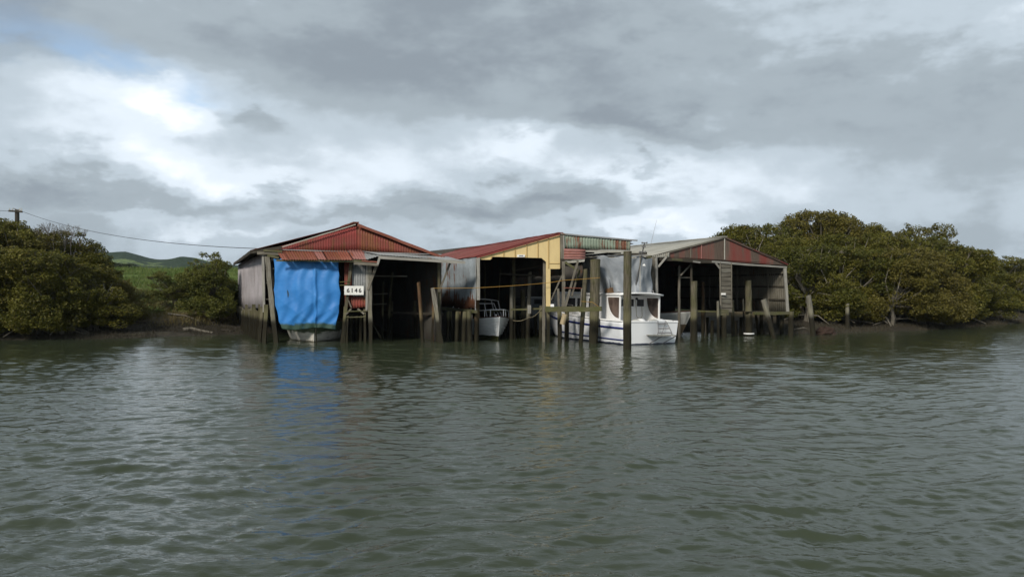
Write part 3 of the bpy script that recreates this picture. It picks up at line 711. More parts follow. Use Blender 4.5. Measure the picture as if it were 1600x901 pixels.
# walkway beam in front
wk = thing('landing_beam', P(880,482,36.3), 'mossy horizontal mooring beam below the yellow gable post', 'beam')
bar('beam', P(852,482.5,36.3), P(909,481.8,36.2), .12, .25, 'moss', wk, jit=.01, side=Vector((0,1,0)))
bar('cleat', P(905,483,35.2), P(940,481.5,34.9), .12, .20, 'moss', wk, jit=.01, side=Vector((0,1,0)))
bar('joist', P(857,484,36.4), P(850,484,39), .10, .12, 'moss', wk)
mb = MB(); a = P(860,478.5,36.3); mb.box(a.x, a.x+.16, 36.2, 36.4, a.z, a.z+.12); tag(mb.build('box', 'white'), 'small white box sitting on the mossy mooring beam by the yellow post', 'box')

# ================================================================== SHED 4 (right, stained red gable, pale roof)
D4 = dvec(20, 13)
s4 = thing('boat_shed', (11, 40, 0), 'rightmost boat shed with stained red gable, cream roof and grey weatherboard pier', 'boat shed', 'boat sheds on the river')
def F4(px): return float(np.interp(px, [1010,1235], [38.6, 41.8]))
def P4(px, py, o=0): return P(px, py, F4(px)+o)
LE4 = P4(1011,401); RG4 = P4(1133,369.5); RE4 = P4(1232,412)
ro4 = sheet('roof', [LE4, LE4+D4], [RG4, RG4+D4], 'cream', s4, pitch=.14, amp=.016, rows=4)
sheet('roof', [RE4+Vector((.1,0,0)), RE4+D4], [RG4, RG4+D4], 'redold', s4, pitch=.14, rows=4)
bar('ridge_cap', RG4+Vector((0,0,.02)), RG4+D4+Vector((0,0,.02)), .25, .04, 'cream', ro4, side=Vector((1,0,0)))
mb = MB(); mb.prism([P4(1022,400.5,.1), P4(1125,407,.1), P4(1231,414,.1), P4(1231,411.5,.1), P4(1133,371,.1), P4(1022,399,.1)], (0,.03,0)); mb.build('gable_board', 'redold', s4)
sheet('gable_end_patch', [P4(1012,402.5), P4(1046,401.5)], [P4(1014,400), P4(1046,393.5)], 'cream', s4, pitch=.12)
for px, y0, y1, mt in ((1132,371,405,'cream'),(1096,382,403.5,'pinkrust'),(1079,386.5,402.5,'wood')): bar('batten', P4(px,y0,.04), P4(px,y1,.04), .05, .03, mt, s4, jit=0)
bar('barge_board', P4(1133,370.5,.02), P4(1231,412.5,.02), .03, .07, 'redold', s4, side=Vector((0,1,0)), jit=.006)
bar('barge_board', P4(1133,370.5,.02), P4(1020,400.5,.02), .03, .05, 'wood', s4, side=Vector((0,1,0)), jit=.006)
bar('header_beam', P4(1112,408.2,-.02), P4(1177,413.5,-.02), .06, .10, 'woodpale', s4, side=Vector((0,1,0)))
bar('header_beam', P4(1177,413.5,-.02), P4(1229,416.8,-.02), .06, .09, 'woodpale', s4, side=Vector((0,1,0)))
bar('header_beam', P4(1030,403.5,.05), P4(1124,409.5,.05), .10, .16, 'wooddark', s4, side=Vector((0,1,0)), jit=.015)
bar('header_beam', P4(1050,404.5,-.05), P4(1066,406,-.05), .05, .12, 'moss', s4, side=Vector((0,1,0)))
bar('header_beam', P4(1083,408,-.05), P4(1094,409.5,-.05), .05, .08, 'woodpale', s4, side=Vector((0,1,0)))
# weatherboard pier
wb = None
for k in range(11):
    y0 = 411+k*6.9; mb = MB(); a = P4(1125.5+random.uniform(-.3,.3), y0+6.9, .0); b_ = P4(1143.3+random.uniform(-.3,.3), y0+6.9, .0)
    mb.beam(a+Vector((0,0,.10)), b_+Vector((0,0,.10)), .03, .195, side=Vector((0,1,0))); mb.build('weatherboard', random.choice(['wood','wood','pilegrey']), s4)
bar('post', P4(1126,484,-.03), P4(1125,409,-.03), .08, .07, 'wood', s4); bar('post', P4(1143,480,-.03), P4(1142.5,410,-.03), .05, .07, 'wood', s4)
bar('brace', P4(1125,419,-.02), P4(1118,410,-.02), .09, .07, 'woodpale', s4)
bar('brace', P4(1028,417,-.02), P4(1041,401,-.02), .11, .08, 'woodpale', s4)
for px, y1, r_, mt, o in ((1061,415,.07,'wood',1.0),(1080,409,.06,'wooddark',.4),(1098,440,.09,'pilered',3),(1122,0,0,'',0)):
    if r_: spile(up(P4(px,0,o),-.6), P4(px,y1,o), r_, mt, s4, 'post')
bar('post', up(P4(1103,0,3),-.6), P4(1100,450,3), .08, .08, 'wooddark', s4)
bar('brace', P4(1063,430,.6), P4(1078,414,.6), .07, .07, 'wood', s4)
bar('rail', P4(1062,433,.8), P4(1080,433,.8), .05, .05, 'wood', s4)
bar('rail', P4(1090,485.5,1), P4(1125,486,.2), .06, .10, 'moss', s4)
bar('rail', P4(1120,487,-.1), P4(1138,487.5,-.1), .30, .06, 'moss', s4)
# corner post, right wall, floor
bar('corner_post', P4(1230.5,487,-.02), P4(1226,418.5,-.02), .15, .12, 'woodpale', s4, jit=.01)
DW = dvec(20, 6.5)
wb0 = P4(1229,487,.15); wt0 = P4(1227,410,.15)
sheet('right_wall', [wb0, wb0+D4], [wt0, wt0+D4], 'zincold', s4, pitch=.17, amp=.02, rows=4, ragged=.0)
for zz_ in (1.9, 2.6, 3.25): bar('girt', up(wb0,zz_)+Vector((-.06,0,0)), up(wb0+D4,zz_)+Vector((-.06,0,0)), .05, .08, 'wooddark', s4)
for q in (.10,.3,.5,.75): p_ = wb0+D4*q; bar('stud', up(p_,1.3)+Vector((-.08,0,0)), up(p_,3.7)+Vector((-.08,0,0)), .08, .07, 'wood', s4)
bk0 = P4(1022,0)+D4; bk1 = P4(1229,0)+D4; bkm = lerp(bk0, bk1, .5)
sheet('back_wall', [up(bk0,-.4), up(bkm,-.4), up(bk1,-.4)], [up(bk0,4.6), up(bkm,5.6), up(bk1,4.5)], 'zincdark', s4)
pq = P4(1134,0,.3); sheet('partition', [up(pq+D4*.35,1.2), up(pq+D4,.5)], [up(pq+D4*.35,3.7), up(pq+D4,3.9)], 'zincdark', s4)
bar('floor_beam', P4(1178,488.5,-.05), P4(1239,488.5,-.05), .16, .14, 'moss', s4, side=Vector((0,0,1)))
mb = MB(); p0 = P4(1178,487,.0); p1 = P4(1229,487,.0)
for k in range(14):
    o0 = D4*(k/14*.8); mb.beam(p0+o0+Vector((0,.2,0)), p1+o0+Vector((0,.2,0)), .04, .5, side=Vector((0,0,1)))
mb.build('floor_decking', 'wooddark', s4)
for px, o in ((1235.5,-.1),(1222,1.5),(1205,2.5),(1190,3.2),(1216,4)): spile(up(P4(px,0,o),-.6), up(P4(px,0,o),1.25), .15 if o < 0 else .11, 'pile', s4, 'post')
for px, o, y1 in ((1131,0,489),(1113,3,500),(1150,2.5,500),(1158,4,495),(1105,4.5,495),(1145,4.5,500)): spile(up(P4(px,0,o),-.6), P4(px,y1,o), .17 if px == 1131 else .10, 'pile', s4, 'post')
nt = thing('notice_plate', P4(1131,461,-.1), 'tiny white plate on the weathered grey boards of the right shed', 'sign')
mb = MB(); a = P4(1126.5,460,-.08); b_ = P4(1133,457,-.08); mb.box(a.x, b_.x, a.y-.02, a.y, a.z, b_.z); mb.build('plate', 'signw', nt)
mb = MB(); a = P4(1128,458.8,-.1); b_ = P4(1131.5,458.2,-.1); mb.box(a.x, b_.x, a.y-.006, a.y, a.z, b_.z); mb.build('faded_print', 'zincblue', nt)

# ================================================================== MOORING PILES (free standing)
def mpile(px, wy, tpx, ty, r, mat, label, r2=None, **kw):
    d = F*CAMH/(wy-450); base = up(P(px,0,d), -1.0); top = P(tpx, ty, d)
    k = -1.0/(top.z); base.x = P(px,0,d).x + (P(px,0,d).x-top.x)/top.z*1.0
    o = pile_mb(base, top, r, r2, **kw).build('mooring_pile', mat); tag(o, label, 'mooring pile', 'mooring piles in the river'); return o
mpile(980,545,980.5,392,.175,'pile','tallest thick square-topped pile standing in front of the white launch transom', .165, n=14, bend=.01, wob=.03, slant=.01)
mpile(926,535,930,405,.20,'pile','thick mossy pile with orange rope tied near its top, left of the tallest pile', .235, bend=.05)
mpile(907,535,915,420,.11,'pile','slim leaning pile with forked top just left of the rope pile', .10)
mpile(744.5,532,745,457,.13,'pilered','reddish brown pile standing in front of the small clinker boat', .12)
mpile(1085,534,1084.5,439,.155,'pile','round grey pile in the water just right of the white launch', .15)
rp = mpile(1170,524,1169,438,.19,'pile','stout pile with a white ring at the waterline before the open right bay', .17)
mpile(1210,528,1193,467,.09,'pilegrey','thin bleached pile leaning left before the open right bay', .14)
mpile(1122,528,1121.5,470,.075,'pilegrey','thin upright stake left of the grey weatherboard pier', .06)
mpile(1147,524,1144,469,.10,'pile','thin split pile right of the grey weatherboard pier', .09)
mpile(1163,522,1161,467,.05,'pilegrey','slender pale stake close to the left of the ringed pile', .05)
mpile(1184,520,1178,467,.07,'pilered','slender brown stake close to the right of the ringed pile', .07)
mpile(1270,524,1263,461,.15,'pilegrey','pale leaning pile standing alone right of the sheds', .13)
mpile(1325,517,1324,474,.16,'pilegrey','short pale pile with pointed tip, furthest right in the river', .10)
mpile(494,536,493.5,513,.03,'pilegrey','thin stick standing in the water before the blue tarpaulin boat', .03)
mpile(1040,540,1040,0,.01,'pile','x') if False else None
mb = MB(); d = F*CAMH/(524-450); c0 = P(1170,0,d); path = [(c0.x+.24*math.cos(a), d+.24*math.sin(a), .12) for a in np.linspace(0, 2*math.pi, 25)]
mb.tube(path, .045, 6, cap=False); tag(mb.build('ring', 'white', smooth=True), 'white tide ring floating round the stout pile at the waterline', 'ring')

# ropes
def rope(name, pts, r, mat, label, cat, sag=0):
    path = []
    for k in range(len(pts)-1):
        a, b_ = Vector(pts[k]), Vector(pts[k+1])
        for q in np.linspace(0, 1, 14, endpoint=(k == len(pts)-2)):
            p = lerp(a, b_, q); p.z -= sag*4*q*(1-q)*(b_-a).length; path.append(p)
    mb = MB(); mb.tube(path, r, 6); return tag(mb.build(name, mat, smooth=True), label, cat)
rope('rope', [P(677,449.5,36.45), P(745,449,36.3), P(853,441.5,36.7), P(883,437,36.6), P(938,433,35.9)], .011, 'rope', 'orange rope strung from the leaning post across the yellow bay to the mossy pile', 'rope', .006)
rope('rope', [P(908,470,35.9), P(926,471.5,35.8), P(935,478,35.8)], .012, 'rope', 'short orange lashing round the mossy pile and slim pile', 'rope', .0)

# ================================================================== BLUE TARPAULIN
mb = MB(); nu, nv = 90, 90; pts = []; uvs = []
Lx = [(0,427.5),(.2,429),(.45,428),(.6,428.5),(.8,433),(1,439)]; Rx = [(0,530),(.3,530.5),(.45,532.5),(.62,532),(.8,529),(1,525)]
for j in range(nv):
    v = j/(nv-1)
    lx = np.interp(v, [a for a,_ in Lx], [b for _,b in Lx]); rx = np.interp(v, [a for a,_ in Rx], [b for _,b in Rx])
    for i in range(nu):
        u = i/(nu-1); lx2 = lx+1.6*abs(math.sin(v*4.5*math.pi))*(.4+v*.6); rx2 = rx-1.4*abs(math.sin(v*3.7*math.pi+.6)); px = lerp(lx2, rx2, u); py = lerp(403+3*u, 513+1.5*math.sin(u*7), v)
        folds = .45*(.05*math.sin(u*9+v*2)*(.3+v)+.035*math.sin(u*22+3*math.sin(v*5))*v + .05*math.sin((u*.8-v)*14)*max(0, .5-abs(v-.65))+.03*math.sin((u+v*1.6)*11)*v)+.03*math.sin(u*31+v*13+2*math.sin(v*7))*.8
        seam = -.05*math.exp(-((u-.63)/.02)**2)
        bulge = -.18*math.sin(math.pi*u)*math.sin(math.pi*min(1, v*.9))
        folds += .05*(abs(math.sin((u*.75-v*1.0)*7+.5))**.6-.7)*min(1, max(0, v-.25)*3)*(.4+.6*u) + .025*(abs(math.sin((u*.9+v*1.5)*8.5))**.5-.7)*max(0, 1-abs(v-.75)*2.4)
        pts.append(P(px, py, 36.75+folds+seam+bulge)); uvs.append((u*3.05, (1-v)*3.2))
mb.quadgrid(pts, uvs, nu, nv); tag(mb.build('tarpaulin', 'bluetarp', smooth=True, solid=.006), 'bright blue tarpaulin hung across the left bay of the red gabled shed', 'tarpaulin')

# ================================================================== BOATS
class Hull:
    """lofted hull: x from stern (0) to bow (L), y to port, z up; world placement by stern or bow point"""
    def __init__(s, L, B, bt, sheer, keel=-.35, bowrake=.5, fine=1.6, org=(0,0,0), head=0, bow_at=None, flare=.45, roll=0, bf=.9):
        s.bf = bf
        s.L, s.B, s.bt, s.sh, s.keel, s.rake, s.fine, s.flare = L, B, bt, sheer, keel, bowrake, fine, flare
        h = R(head); s.fx = Vector((-math.sin(h), math.cos(h), 0)); s.py = Vector((-math.cos(h), -math.sin(h), 0)); s.org = Vector(org)
        if bow_at is not None: s.org = Vector(bow_at)-s.fx*L; s.org.z = 0
        s.roll = R(roll)
    def W(s, x, y, z):
        c, sn = math.cos(s.roll), math.sin(s.roll); y, z = y*c-z*sn, y*sn+z*c
        return s.org+s.fx*x+s.py*y+Vector((0,0,z))
    def half(s, t): return s.B/2*(s.bt+(1-s.bt)*math.sin(min(1, t/.45)*math.pi/2)) if t < .45 else s.B/2*max(0, (1-((t-.45)/.55)**s.fine))
    def sheer(s, t): return s.sh[0]+(s.sh[1]-s.sh[0])*t**2*.9+(s.sh[1]-s.sh[0])*t*.1
    def pt(s, t, q, side, out=0):
        b = s.half(t); top = s.sheer(t); k = lerp(s.keel, s.keel*.2, max(0, t-.75)/.25)
        z = lerp(k, top, q); yy = b*(lerp(q**s.flare, q**(s.bf if t > .6 else s.flare), max(0, (t-.6)/.4)))
        x = s.L*t - (s.rake*(1-q) if t > .5 else 0)*((t-.5)/.5)**2*1.0
        n = out
        return s.W(x, side*(yy+n), z)
    def skin(s, mb, side, q0=0, q1=1, nt=30, nq=9, out=0, t0=0, t1=1, laps=0):
        pts, uvs = [], []
        if laps:
            qs = []
            for k in range(laps):
                a = q0+(q1-q0)*k/laps; b_ = q0+(q1-q0)*(k+1)/laps; qs += [(a, .040), (b_-.002, 0)]
        else: qs = [(q0+(q1-q0)*k/(nq-1), 0) for k in range(nq)]
        for q, lo in qs:
            for k in range(nt):
                t_ = t0+(t1-t0)*k/(nt-1); pts.append(s.pt(t_, q, side, out+lo*(1 if t_ < .98 else (1-t_)/.02)))
                uvs.append((t_*s.L+ (7 if side > 0 else 0), q*1.6))
        b0 = mb.quadgrid(pts, uvs, nt, len(qs))
        if side > 0:
            pass
    def transom(s, mb, q1=1, out=.0):
        n = 9; lft = [s.pt(0, q1*k/(n-1), 1)-s.fx*out for k in range(n)]; rgt = [s.pt(0, q1*k/(n-1), -1)-s.fx*out for k in range(n)]
        mb.poly(lft+rgt[::-1])
def gunwale(h, mb, r, t0=0, t1=1, n=26):
    for sd_ in (-1, 1): mb.tube([h.pt(lerp(t0,t1,k/(n-1)), 1, sd_)+Vector((0,0,r*.4)) for k in range(n)], r, 6)
def deck(h, mb, t0, t1, drop=.02, n=16):
    pts, uvs = [], []
    for k in range(n):
        t_ = lerp(t0, t1, k/(n-1))
        for m_ in range(5):
            a = -1+m_/2; p = lerp(h.pt(t_,1,-1), h.pt(t_,1,1), (a+1)/2)+Vector((0,0,-drop+.05*(1-a*a)*min(1, h.half(t_)))); pts.append(p); uvs.append((t_*h.L, a))
    mb.quadgrid(pts, uvs, 5, n)

# ---- white launch
H = Hull(10, 3.15, .94, (1.0, 1.75), keel=-.5, bowrake=.8, fine=2.1, org=(6.2,35.7,0), head=26, flare=.12, roll=1.2)
lb = thing('launch', (6.2,35.7,0), 'white cabin launch with navy stripes and a boarding ladder on its transom', 'boat', 'boats moored in the sheds')
mb = MB(); H.skin(mb, 1, nq=12); H.skin(mb, -1, nq=12); hull = mb.build('hull', 'launch', lb, smooth=True, solid=.03)
mb = MB(); H.transom(mb, out=.03); tr = mb.build('transom', 'transom', lb, solid=.03)
mb = MB()
for sd_ in (1,-1): H.skin(mb, sd_, .775, .835, nq=2, out=.025, t0=.0, t1=.985)
mb.build('stripe', 'navy', hull, smooth=True, solid=.01)
mb = MB()
for sd_ in (1,-1): H.skin(mb, sd_, .435, .475, nq=2, out=.025, t0=.0, t1=.6)
mb.build('stripe', 'navy', hull, smooth=True, solid=.01)
mb = MB(); gunwale(H, mb, .05); mb.tube([H.pt(0,1,1)-H.fx*.02, H.pt(0,1,-1)-H.fx*.02], .05, 6); mb.build('gunwale', 'white', lb, smooth=True)
mb = MB(); deck(H, mb, .35, .99); mb.build('foredeck', 'white', lb, solid=.02)
mb = MB()
def lbx(mb, x0, x1, y0, y1, z0, z1, h=H):
    mb.hexa([h.W(*p) for p in ((x0,y0,z0),(x1,y0,z0),(x1,y1,z0),(x0,y1,z0),(x0,y0,z1),(x1,y0,z1),(x1,y1,z1),(x0,y1,z1))])
lbx(mb, .1, 3.4, -1.4, 1.4, .28, .33); mb.build('cockpit_floor', 'white', lb)
mb = MB(); 
for sd_ in (1,-1): lbx(mb, 0, 3.4, sd_*1.25-.18, sd_*1.25+.18, .92, .97)
lbx(mb, 0, .3, -1.4, 1.4, .92, .965); mb.build('side_deck', 'white', lb)
# cabin
import copy
Hc = copy.copy(H); Hc.org = H.org-H.py*.12; lbx0 = lbx
def lbx(mb, x0, x1, y0, y1, z0, z1, h=Hc): lbx0(mb, x0, x1, y0, y1, z0, z1, h)
cab = MB(); hw = 1.10
# bulkhead pieces with real window openings: z 1.0..2.2
cz0, cz1 = .3, 2.17
xs_ = 2.1
def bulk(y0, y1, z0, z1): lbx(cab, xs_, xs_+.04, y0, y1, z0, z1)
wins = [(.52,.17),(-.06,-.42),(-.58,-1.0)]   # (left y, right y)  port is +
zwa, zwb = 1.66, 2.0
bulk(-hw, hw, cz0, zwa); bulk(-hw, hw, zwb, cz1)
edges = [hw]+[e for w_ in wins for e in w_]+[-hw]
for k in range(0, len(edges), 2): bulk(edges[k+1], edges[k], zwa, zwb)
cab_o = cab.build('cabin', 'white', lb)
for a, b_ in wins:
    mb = MB(); lbx(mb, xs_+.02, xs_+.03, b_+.01, a-.01, zwa+.01, zwb-.01); mb.build('window', 'glass', cab_o)
# cabin sides forward, with openings
for sd_ in (1,-1):
    mb = MB(); y0, y1 = sorted((sd_*hw, sd_*(hw-.04)))
    lbx(mb, 2.1, 7.2, y0, y1, .9, 1.45)
    for xa, xb in ((2.1,2.9),(3.75,3.95),(4.85,5.0),(6.0,7.2)): lbx(mb, xa, xb, y0, y1, 1.45, 2.0)
    lbx(mb, 2.1, 7.2, y0, y1, 2.0, 2.17); sdo = mb.build('cabin_side', 'white', lb)
    for xa, xb in ((2.9,3.75),(3.95,4.85),(5.0,6.0)):
        mb = MB(); lbx(mb, xa, xb, sd_*(hw-.03)-.005, sd_*(hw-.03)+.005, 1.45, 2.0); mb.build('window', 'glass', sdo)
mb = MB(); lbx(mb, 7.16, 7.2, -hw, hw, .9, 2.17); mb.build('cabin_front', 'white', lb)
mb = MB(); lbx(mb, 7.2, 8.6, -.7, .7, 1.3, 1.85); mb.build('trunk_cabin', 'white', lb)
# wings: swooping side panels, aft of the bulkhead, with tinted glass
for sd_ in (1,-1):
    N = 14; y = sd_*hw
    def curve(x0, x1, z0, z1):   # quarter curve from top (x1) to bottom (x0)
        return [(lerp(x1, x0, 1-math.cos(a)), lerp(z1, z0, math.sin(a))) for a in np.linspace(0, math.pi/2, N)]
    outer = [(2.1,.95),(2.1,2.17),(.95,2.17),(.95,.95)]
    inner = [(2.0,2.07)]+[(2.0-.95*(1-math.cos(a)), 2.07-.95*math.sin(a)) for a in np.linspace(0, math.pi/2, N)][1:]+[(1.05,2.07)]
    gl = MB(); gl.prism([Hc.W(x, y, z) for x, z in inner], H.py*.012); 
    fr = MB()
    fr.prism([Hc.W(x, y-sd_*.015, z) for x, z in [(.95,.95),(.95,2.17),(1.05,2.17),(1.05,.95)]], H.py*.04)
    fr.prism([Hc.W(x, y-sd_*.015, z) for x, z in [(1.05,2.07),(1.05,2.17),(2.1,2.17),(2.1,2.07)]], H.py*.04)
    arc = [(2.0-.95*(1-math.cos(a)), 2.07-.95*math.sin(a)) for a in np.linspace(0, math.pi/2, N)]
    for k in range(N-1):
        (xa, za), (xb, zb) = arc[k], arc[k+1]
        fr.prism([Hc.W(x, y-sd_*.015, z) for x, z in [(xa,za),(2.1,za),(2.1,zb),(xb,zb)]], H.py*.04)
    fr.prism([Hc.W(x, y-sd_*.015, z) for x, z in [(1.05,.95),(1.05,1.12),(2.1,1.12),(2.1,.95)]], H.py*.04)
    fo = fr.build('wing_panel', 'white', lb); gl.build('window', 'glassbrown', fo)
mb = MB(); rpts, ruv = [], []
for k, x in enumerate(np.linspace(.82, 7.35, 12)):
    for m_ in range(9):
        a = -1+m_/4; rpts.append(Hc.W(x-(.06*(1-a*a) if k == 0 else 0), a*(hw+.07), 2.20+.09*(1-a*a))); ruv.append((x, a))
mb.quadgrid(rpts, ruv, 9, 12); roofo = mb.build('cabin_roof', 'white', lb, smooth=True, solid=.07)
mb = MB(); mb.tube([Hc.W(1.1,-.80,2.27), Hc.W(1.1,-.80,2.40), Hc.W(1.5,-.82,2.44), Hc.W(3.0,-.82,2.44), Hc.W(3.05,-.80,2.27)], .016, 6); mb.tube([Hc.W(1.3,.85,2.25), Hc.W(1.35,.85,2.33), Hc.W(3.2,.85,2.33), Hc.W(3.25,.85,2.25)], .014, 6); mb.build('grab_rail', 'stainless', lb, smooth=True)
mb = MB()
for sd_ in (1,-1):
    pr_ = [H.pt(lerp(.42,.98,k/10),1,sd_)+Vector((0,0,.50)) for k in range(11)]; mb.tube(pr_, .014, 6)
    for k in range(0,11,2): mb.tube([pr_[k]-Vector((0,0,.5)), pr_[k]], .012, 5)
mb.build('side_rail', 'stainless', lb, smooth=True)
mb = MB(); mb.tube([Hc.W(.95,.85,.97), Hc.W(.9,.85,1.03), Hc.W(.7,.85,1.03), Hc.W(.65,.85,.97)], .02, 6); mb.tube([Hc.W(.1,1.2,.98), Hc.W(.1,1.2,1.08)], .03, 6); mb.tube([Hc.W(.1,-1.2,.98), Hc.W(.1,-1.2,1.08)], .03, 6); mb.build('cleat', 'stainless', lb)
mb = MB(); mb.tube([Hc.W(2.08,-.50,1.95), Hc.W(2.0,-.5,1.2), Hc.W(2.0,-.6,1.1), Hc.W(2.0,-.75,1.1), Hc.W(2.0,-.83,1.2), Hc.W(2.05,-.83,1.66)], .012, 5); mb.build('hose', 'rope2', lb)
mb = MB(); mb.tube([Hc.W(2.05,-.50,2.02), Hc.W(1.95,-.5,2.02)], .05, 8); mb.build('deck_light', 'black', lb)
lbx = lbx0
# swim step, struts, ladder
mb = MB(); lbx(mb, -.55, -.03, -1.0, .25, .40, .44); mb.build('swim_step', 'cream', lb)
mb = MB()
for y in (-.15,-1.0+.3-.3+.12): mb.tube([H.W(-.02,y+.25,.02), H.W(-.5,y-.15,.40)], .022, 6)
mb.build('step_strut', 'stainless', lb)
mb = MB()
lad = [[(-.5,-.22,.42),(-.1,-.30,.80),(-.04,-.38,.97)], [(-.5,-.86,.40),(-.1,-.76,.80),(-.04,-.70,.97)]]
lo = None
mb.tube([H.W(-.30,-.17,.42), H.W(-.28,-.22,.6), H.W(-.1,-.33,1.0), H.W(-.02,-.38,1.05)], .02, 6); mb.tube([H.W(-.30,-.97,.42), H.W(-.28,-.92,.6), H.W(-.1,-.80,1.0), H.W(-.02,-.76,1.05)], .02, 6)
mb.tube([H.W(-.22,-.45,.44), H.W(-.15,-.65,.85), H.W(-.08,-.72,1.0)], .014, 6)
lo = mb.build('ladder', 'stainless', lb, smooth=True)
for za, ya, yb, xx in ((.52,-.20,-.94,-.29),(.72,-.25,-.88,-.22),(.92,-.30,-.83,-.13)):
    mb = MB(); mb.tube([H.W(xx,ya,za), H.W(xx,yb,za)], .026, 6); mb.build('rung', 'stainless', lo)
# clutter in the cockpit
for (x, y, z, r_, mt) in ((.6,.35,1.02,.13,'cushion'),(.7,.05,1.03,.16,'white'),(.8,-.2,1.0,.12,'dark'),(.55,-.55,1.02,.14,'cushion'),(.7,-.95,1.0,.22,'white')):
    mb = MB(); pts, uvs = [], []
    for j in range(7):
        for i in range(10):
            a = i/10*6.283; th = math.pi*j/6; k = 1+random.uniform(-.18,.18)
            pts.append(H.W(x+r_*1.2*k*math.sin(th)*math.cos(a), y+r_*1.6*k*math.sin(th)*math.sin(a), z+r_*.6*math.cos(th))); uvs.append((a*.1, th*.1))
    mb.quadgrid(pts, uvs, 10, 7, True); o = mb.build('gear_bag', mt, smooth=True); tag(o, {.35:'pale crumpled bag at the port end of the launch cockpit heap', .05:'white bag beside the pale one in the launch cockpit', -.2:'small dark bag in the middle of the launch cockpit heap', -.55:'grey cloth bundle next to the dark bag in the launch cockpit', -.95:'large white bundle at the starboard end of the launch cockpit'}[y], 'bag', 'gear heaped in the launch cockpit')
# mast with lamp, spreader and whip aerial
mb = MB(); top_m = H.W(1.2,-.35,4.55); mb.tube([H.W(1.4,-.05,2.28), P(1007,378,36.9)], .036, 8, .028); mo = mb.build('mast', 'masttube', lb, smooth=True)
mb = MB(); 
for px, py, w_ in ((1007,379,7),(1006,385,4),(1004,393,9),(1002,398,6)):
    mb.tube([P(px-w_/2,py-.5,36.9), P(px+w_/2,py+.5,36.85)], .022, 6); mb.tube([P(px-w_/2,py-1.4,36.9), P(px-w_/2,py+1.2,36.9)], .04, 6); mb.tube([P(px+w_/2,py-1.5,36.85), P(px+w_/2,py+1,36.85)], .035, 6)
mb.build('spreader', 'steel', mo)
mb = MB(); mb.tube([P(1006.2,414.8,36.6), P(1006.5,413.4,36.6), P(1006.7,411.8,36.6)], .085, 10, .03); mb.build('lamp', 'signw', mo, smooth=True)
mb = MB(); mb.tube([P(1016,384,37.5), P(1026,343,37.5)], .010, 5, .005); mb.build('aerial', 'stainless', mo)
mb = MB(); mb.tube([P(1000,398,36.9), P(1000,455,36.6)], .010, 5); mb.build('halyard', 'rope2', mo)
# crates on the cabin roof
for (x, y0, y1, z1, lab) in ((1.6,-.55,.20,.36,'brown slatted wooden crate on the launch cabin roof, below the grey tarpaulin'),(1.9,.55,.98,.26,'low brown crate on the port side of the launch cabin roof')):
    ct = thing('crate', H.W(x, (y0+y1)/2, 2.3), lab, 'crate', 'crates on the cabin roof')
    mb = MB(); lbx(mb, x+.03, x+.4, y0+.02, y1-.02, 2.28, 2.28+z1-.06); mb.build('box', 'crate', ct)
    mb = MB()
    for k in range(3): z = 2.30+k*(z1/3); lbx(mb, x, x+.02, y0, y1, z, z+z1/3-.035)
    mb.build('slats', 'crate', ct)
# fender hanging from beam
mb = MB(); a = P(878.5,506,36.05); b_ = P(883,490,36.05); mb.tube([a, lerp(a,b_,.15), lerp(a,b_,.5), lerp(a,b_,.85), b_], .12, 12, .13); fo = mb.build('fender', 'fender', smooth=True); tag(fo, 'worn tan fender hanging tilted below the mossy mooring beam', 'fender')

# grey tarpaulin draped over a frame above the launch cabin
mb = MB(); nu, nv = 80, 36; pts, uvs = [], []
topP = [P(909,409,41.0), P(914,403,39.5), P(931,398,37.2), P(955,399,36.9), P(985,400,36.8), P(1004,399.5,37.0), P(1018,403,37.3)]
botP = [P(912,462,41.2), P(920,460,39.8), P(950,456.5,37.3), P(962,457.5,37.0), P(985,455,36.9), P(1002,458,37.0), P(1019,458,37.4)]
for j in range(nv):
    v = j/(nv-1)
    for i in range(nu):
        u = i/(nu-1); p = lerp(polyline(topP, u), polyline(botP, u), v)
        f_ = .10*math.sin(u*26+v*3)*(.25+.75*v)+.06*math.sin(u*55-v*5)*v+.05*math.sin((u*3+v)*9)*.7
        sag = -.10*math.sin(u*math.pi*5)**2*(1-v)
        p = p+Vector((.04*math.sin(v*9+u*20), f_, sag)); pts.append(p); uvs.append((u*4.6, v*2))
mb.quadgrid(pts, uvs, nu, nv)
topB = [p+Vector((-.25,2.2,.12)) for p in topP[2:]]
mb.quadgrid([Vector(polyline(topP[2:],i/19))+Vector((0,0,-.02)) for i in range(20)]+[polyline(topB,i/19) for i in range(20)], [(i/19*3,0) for i in range(20)]+[(i/19*3,2) for i in range(20)], 20, 2)
tag(mb.build('tarpaulin', 'greytarp', smooth=True, solid=.008), 'grey tarpaulin hanging in folds over the cabin of the white launch', 'tarpaulin')

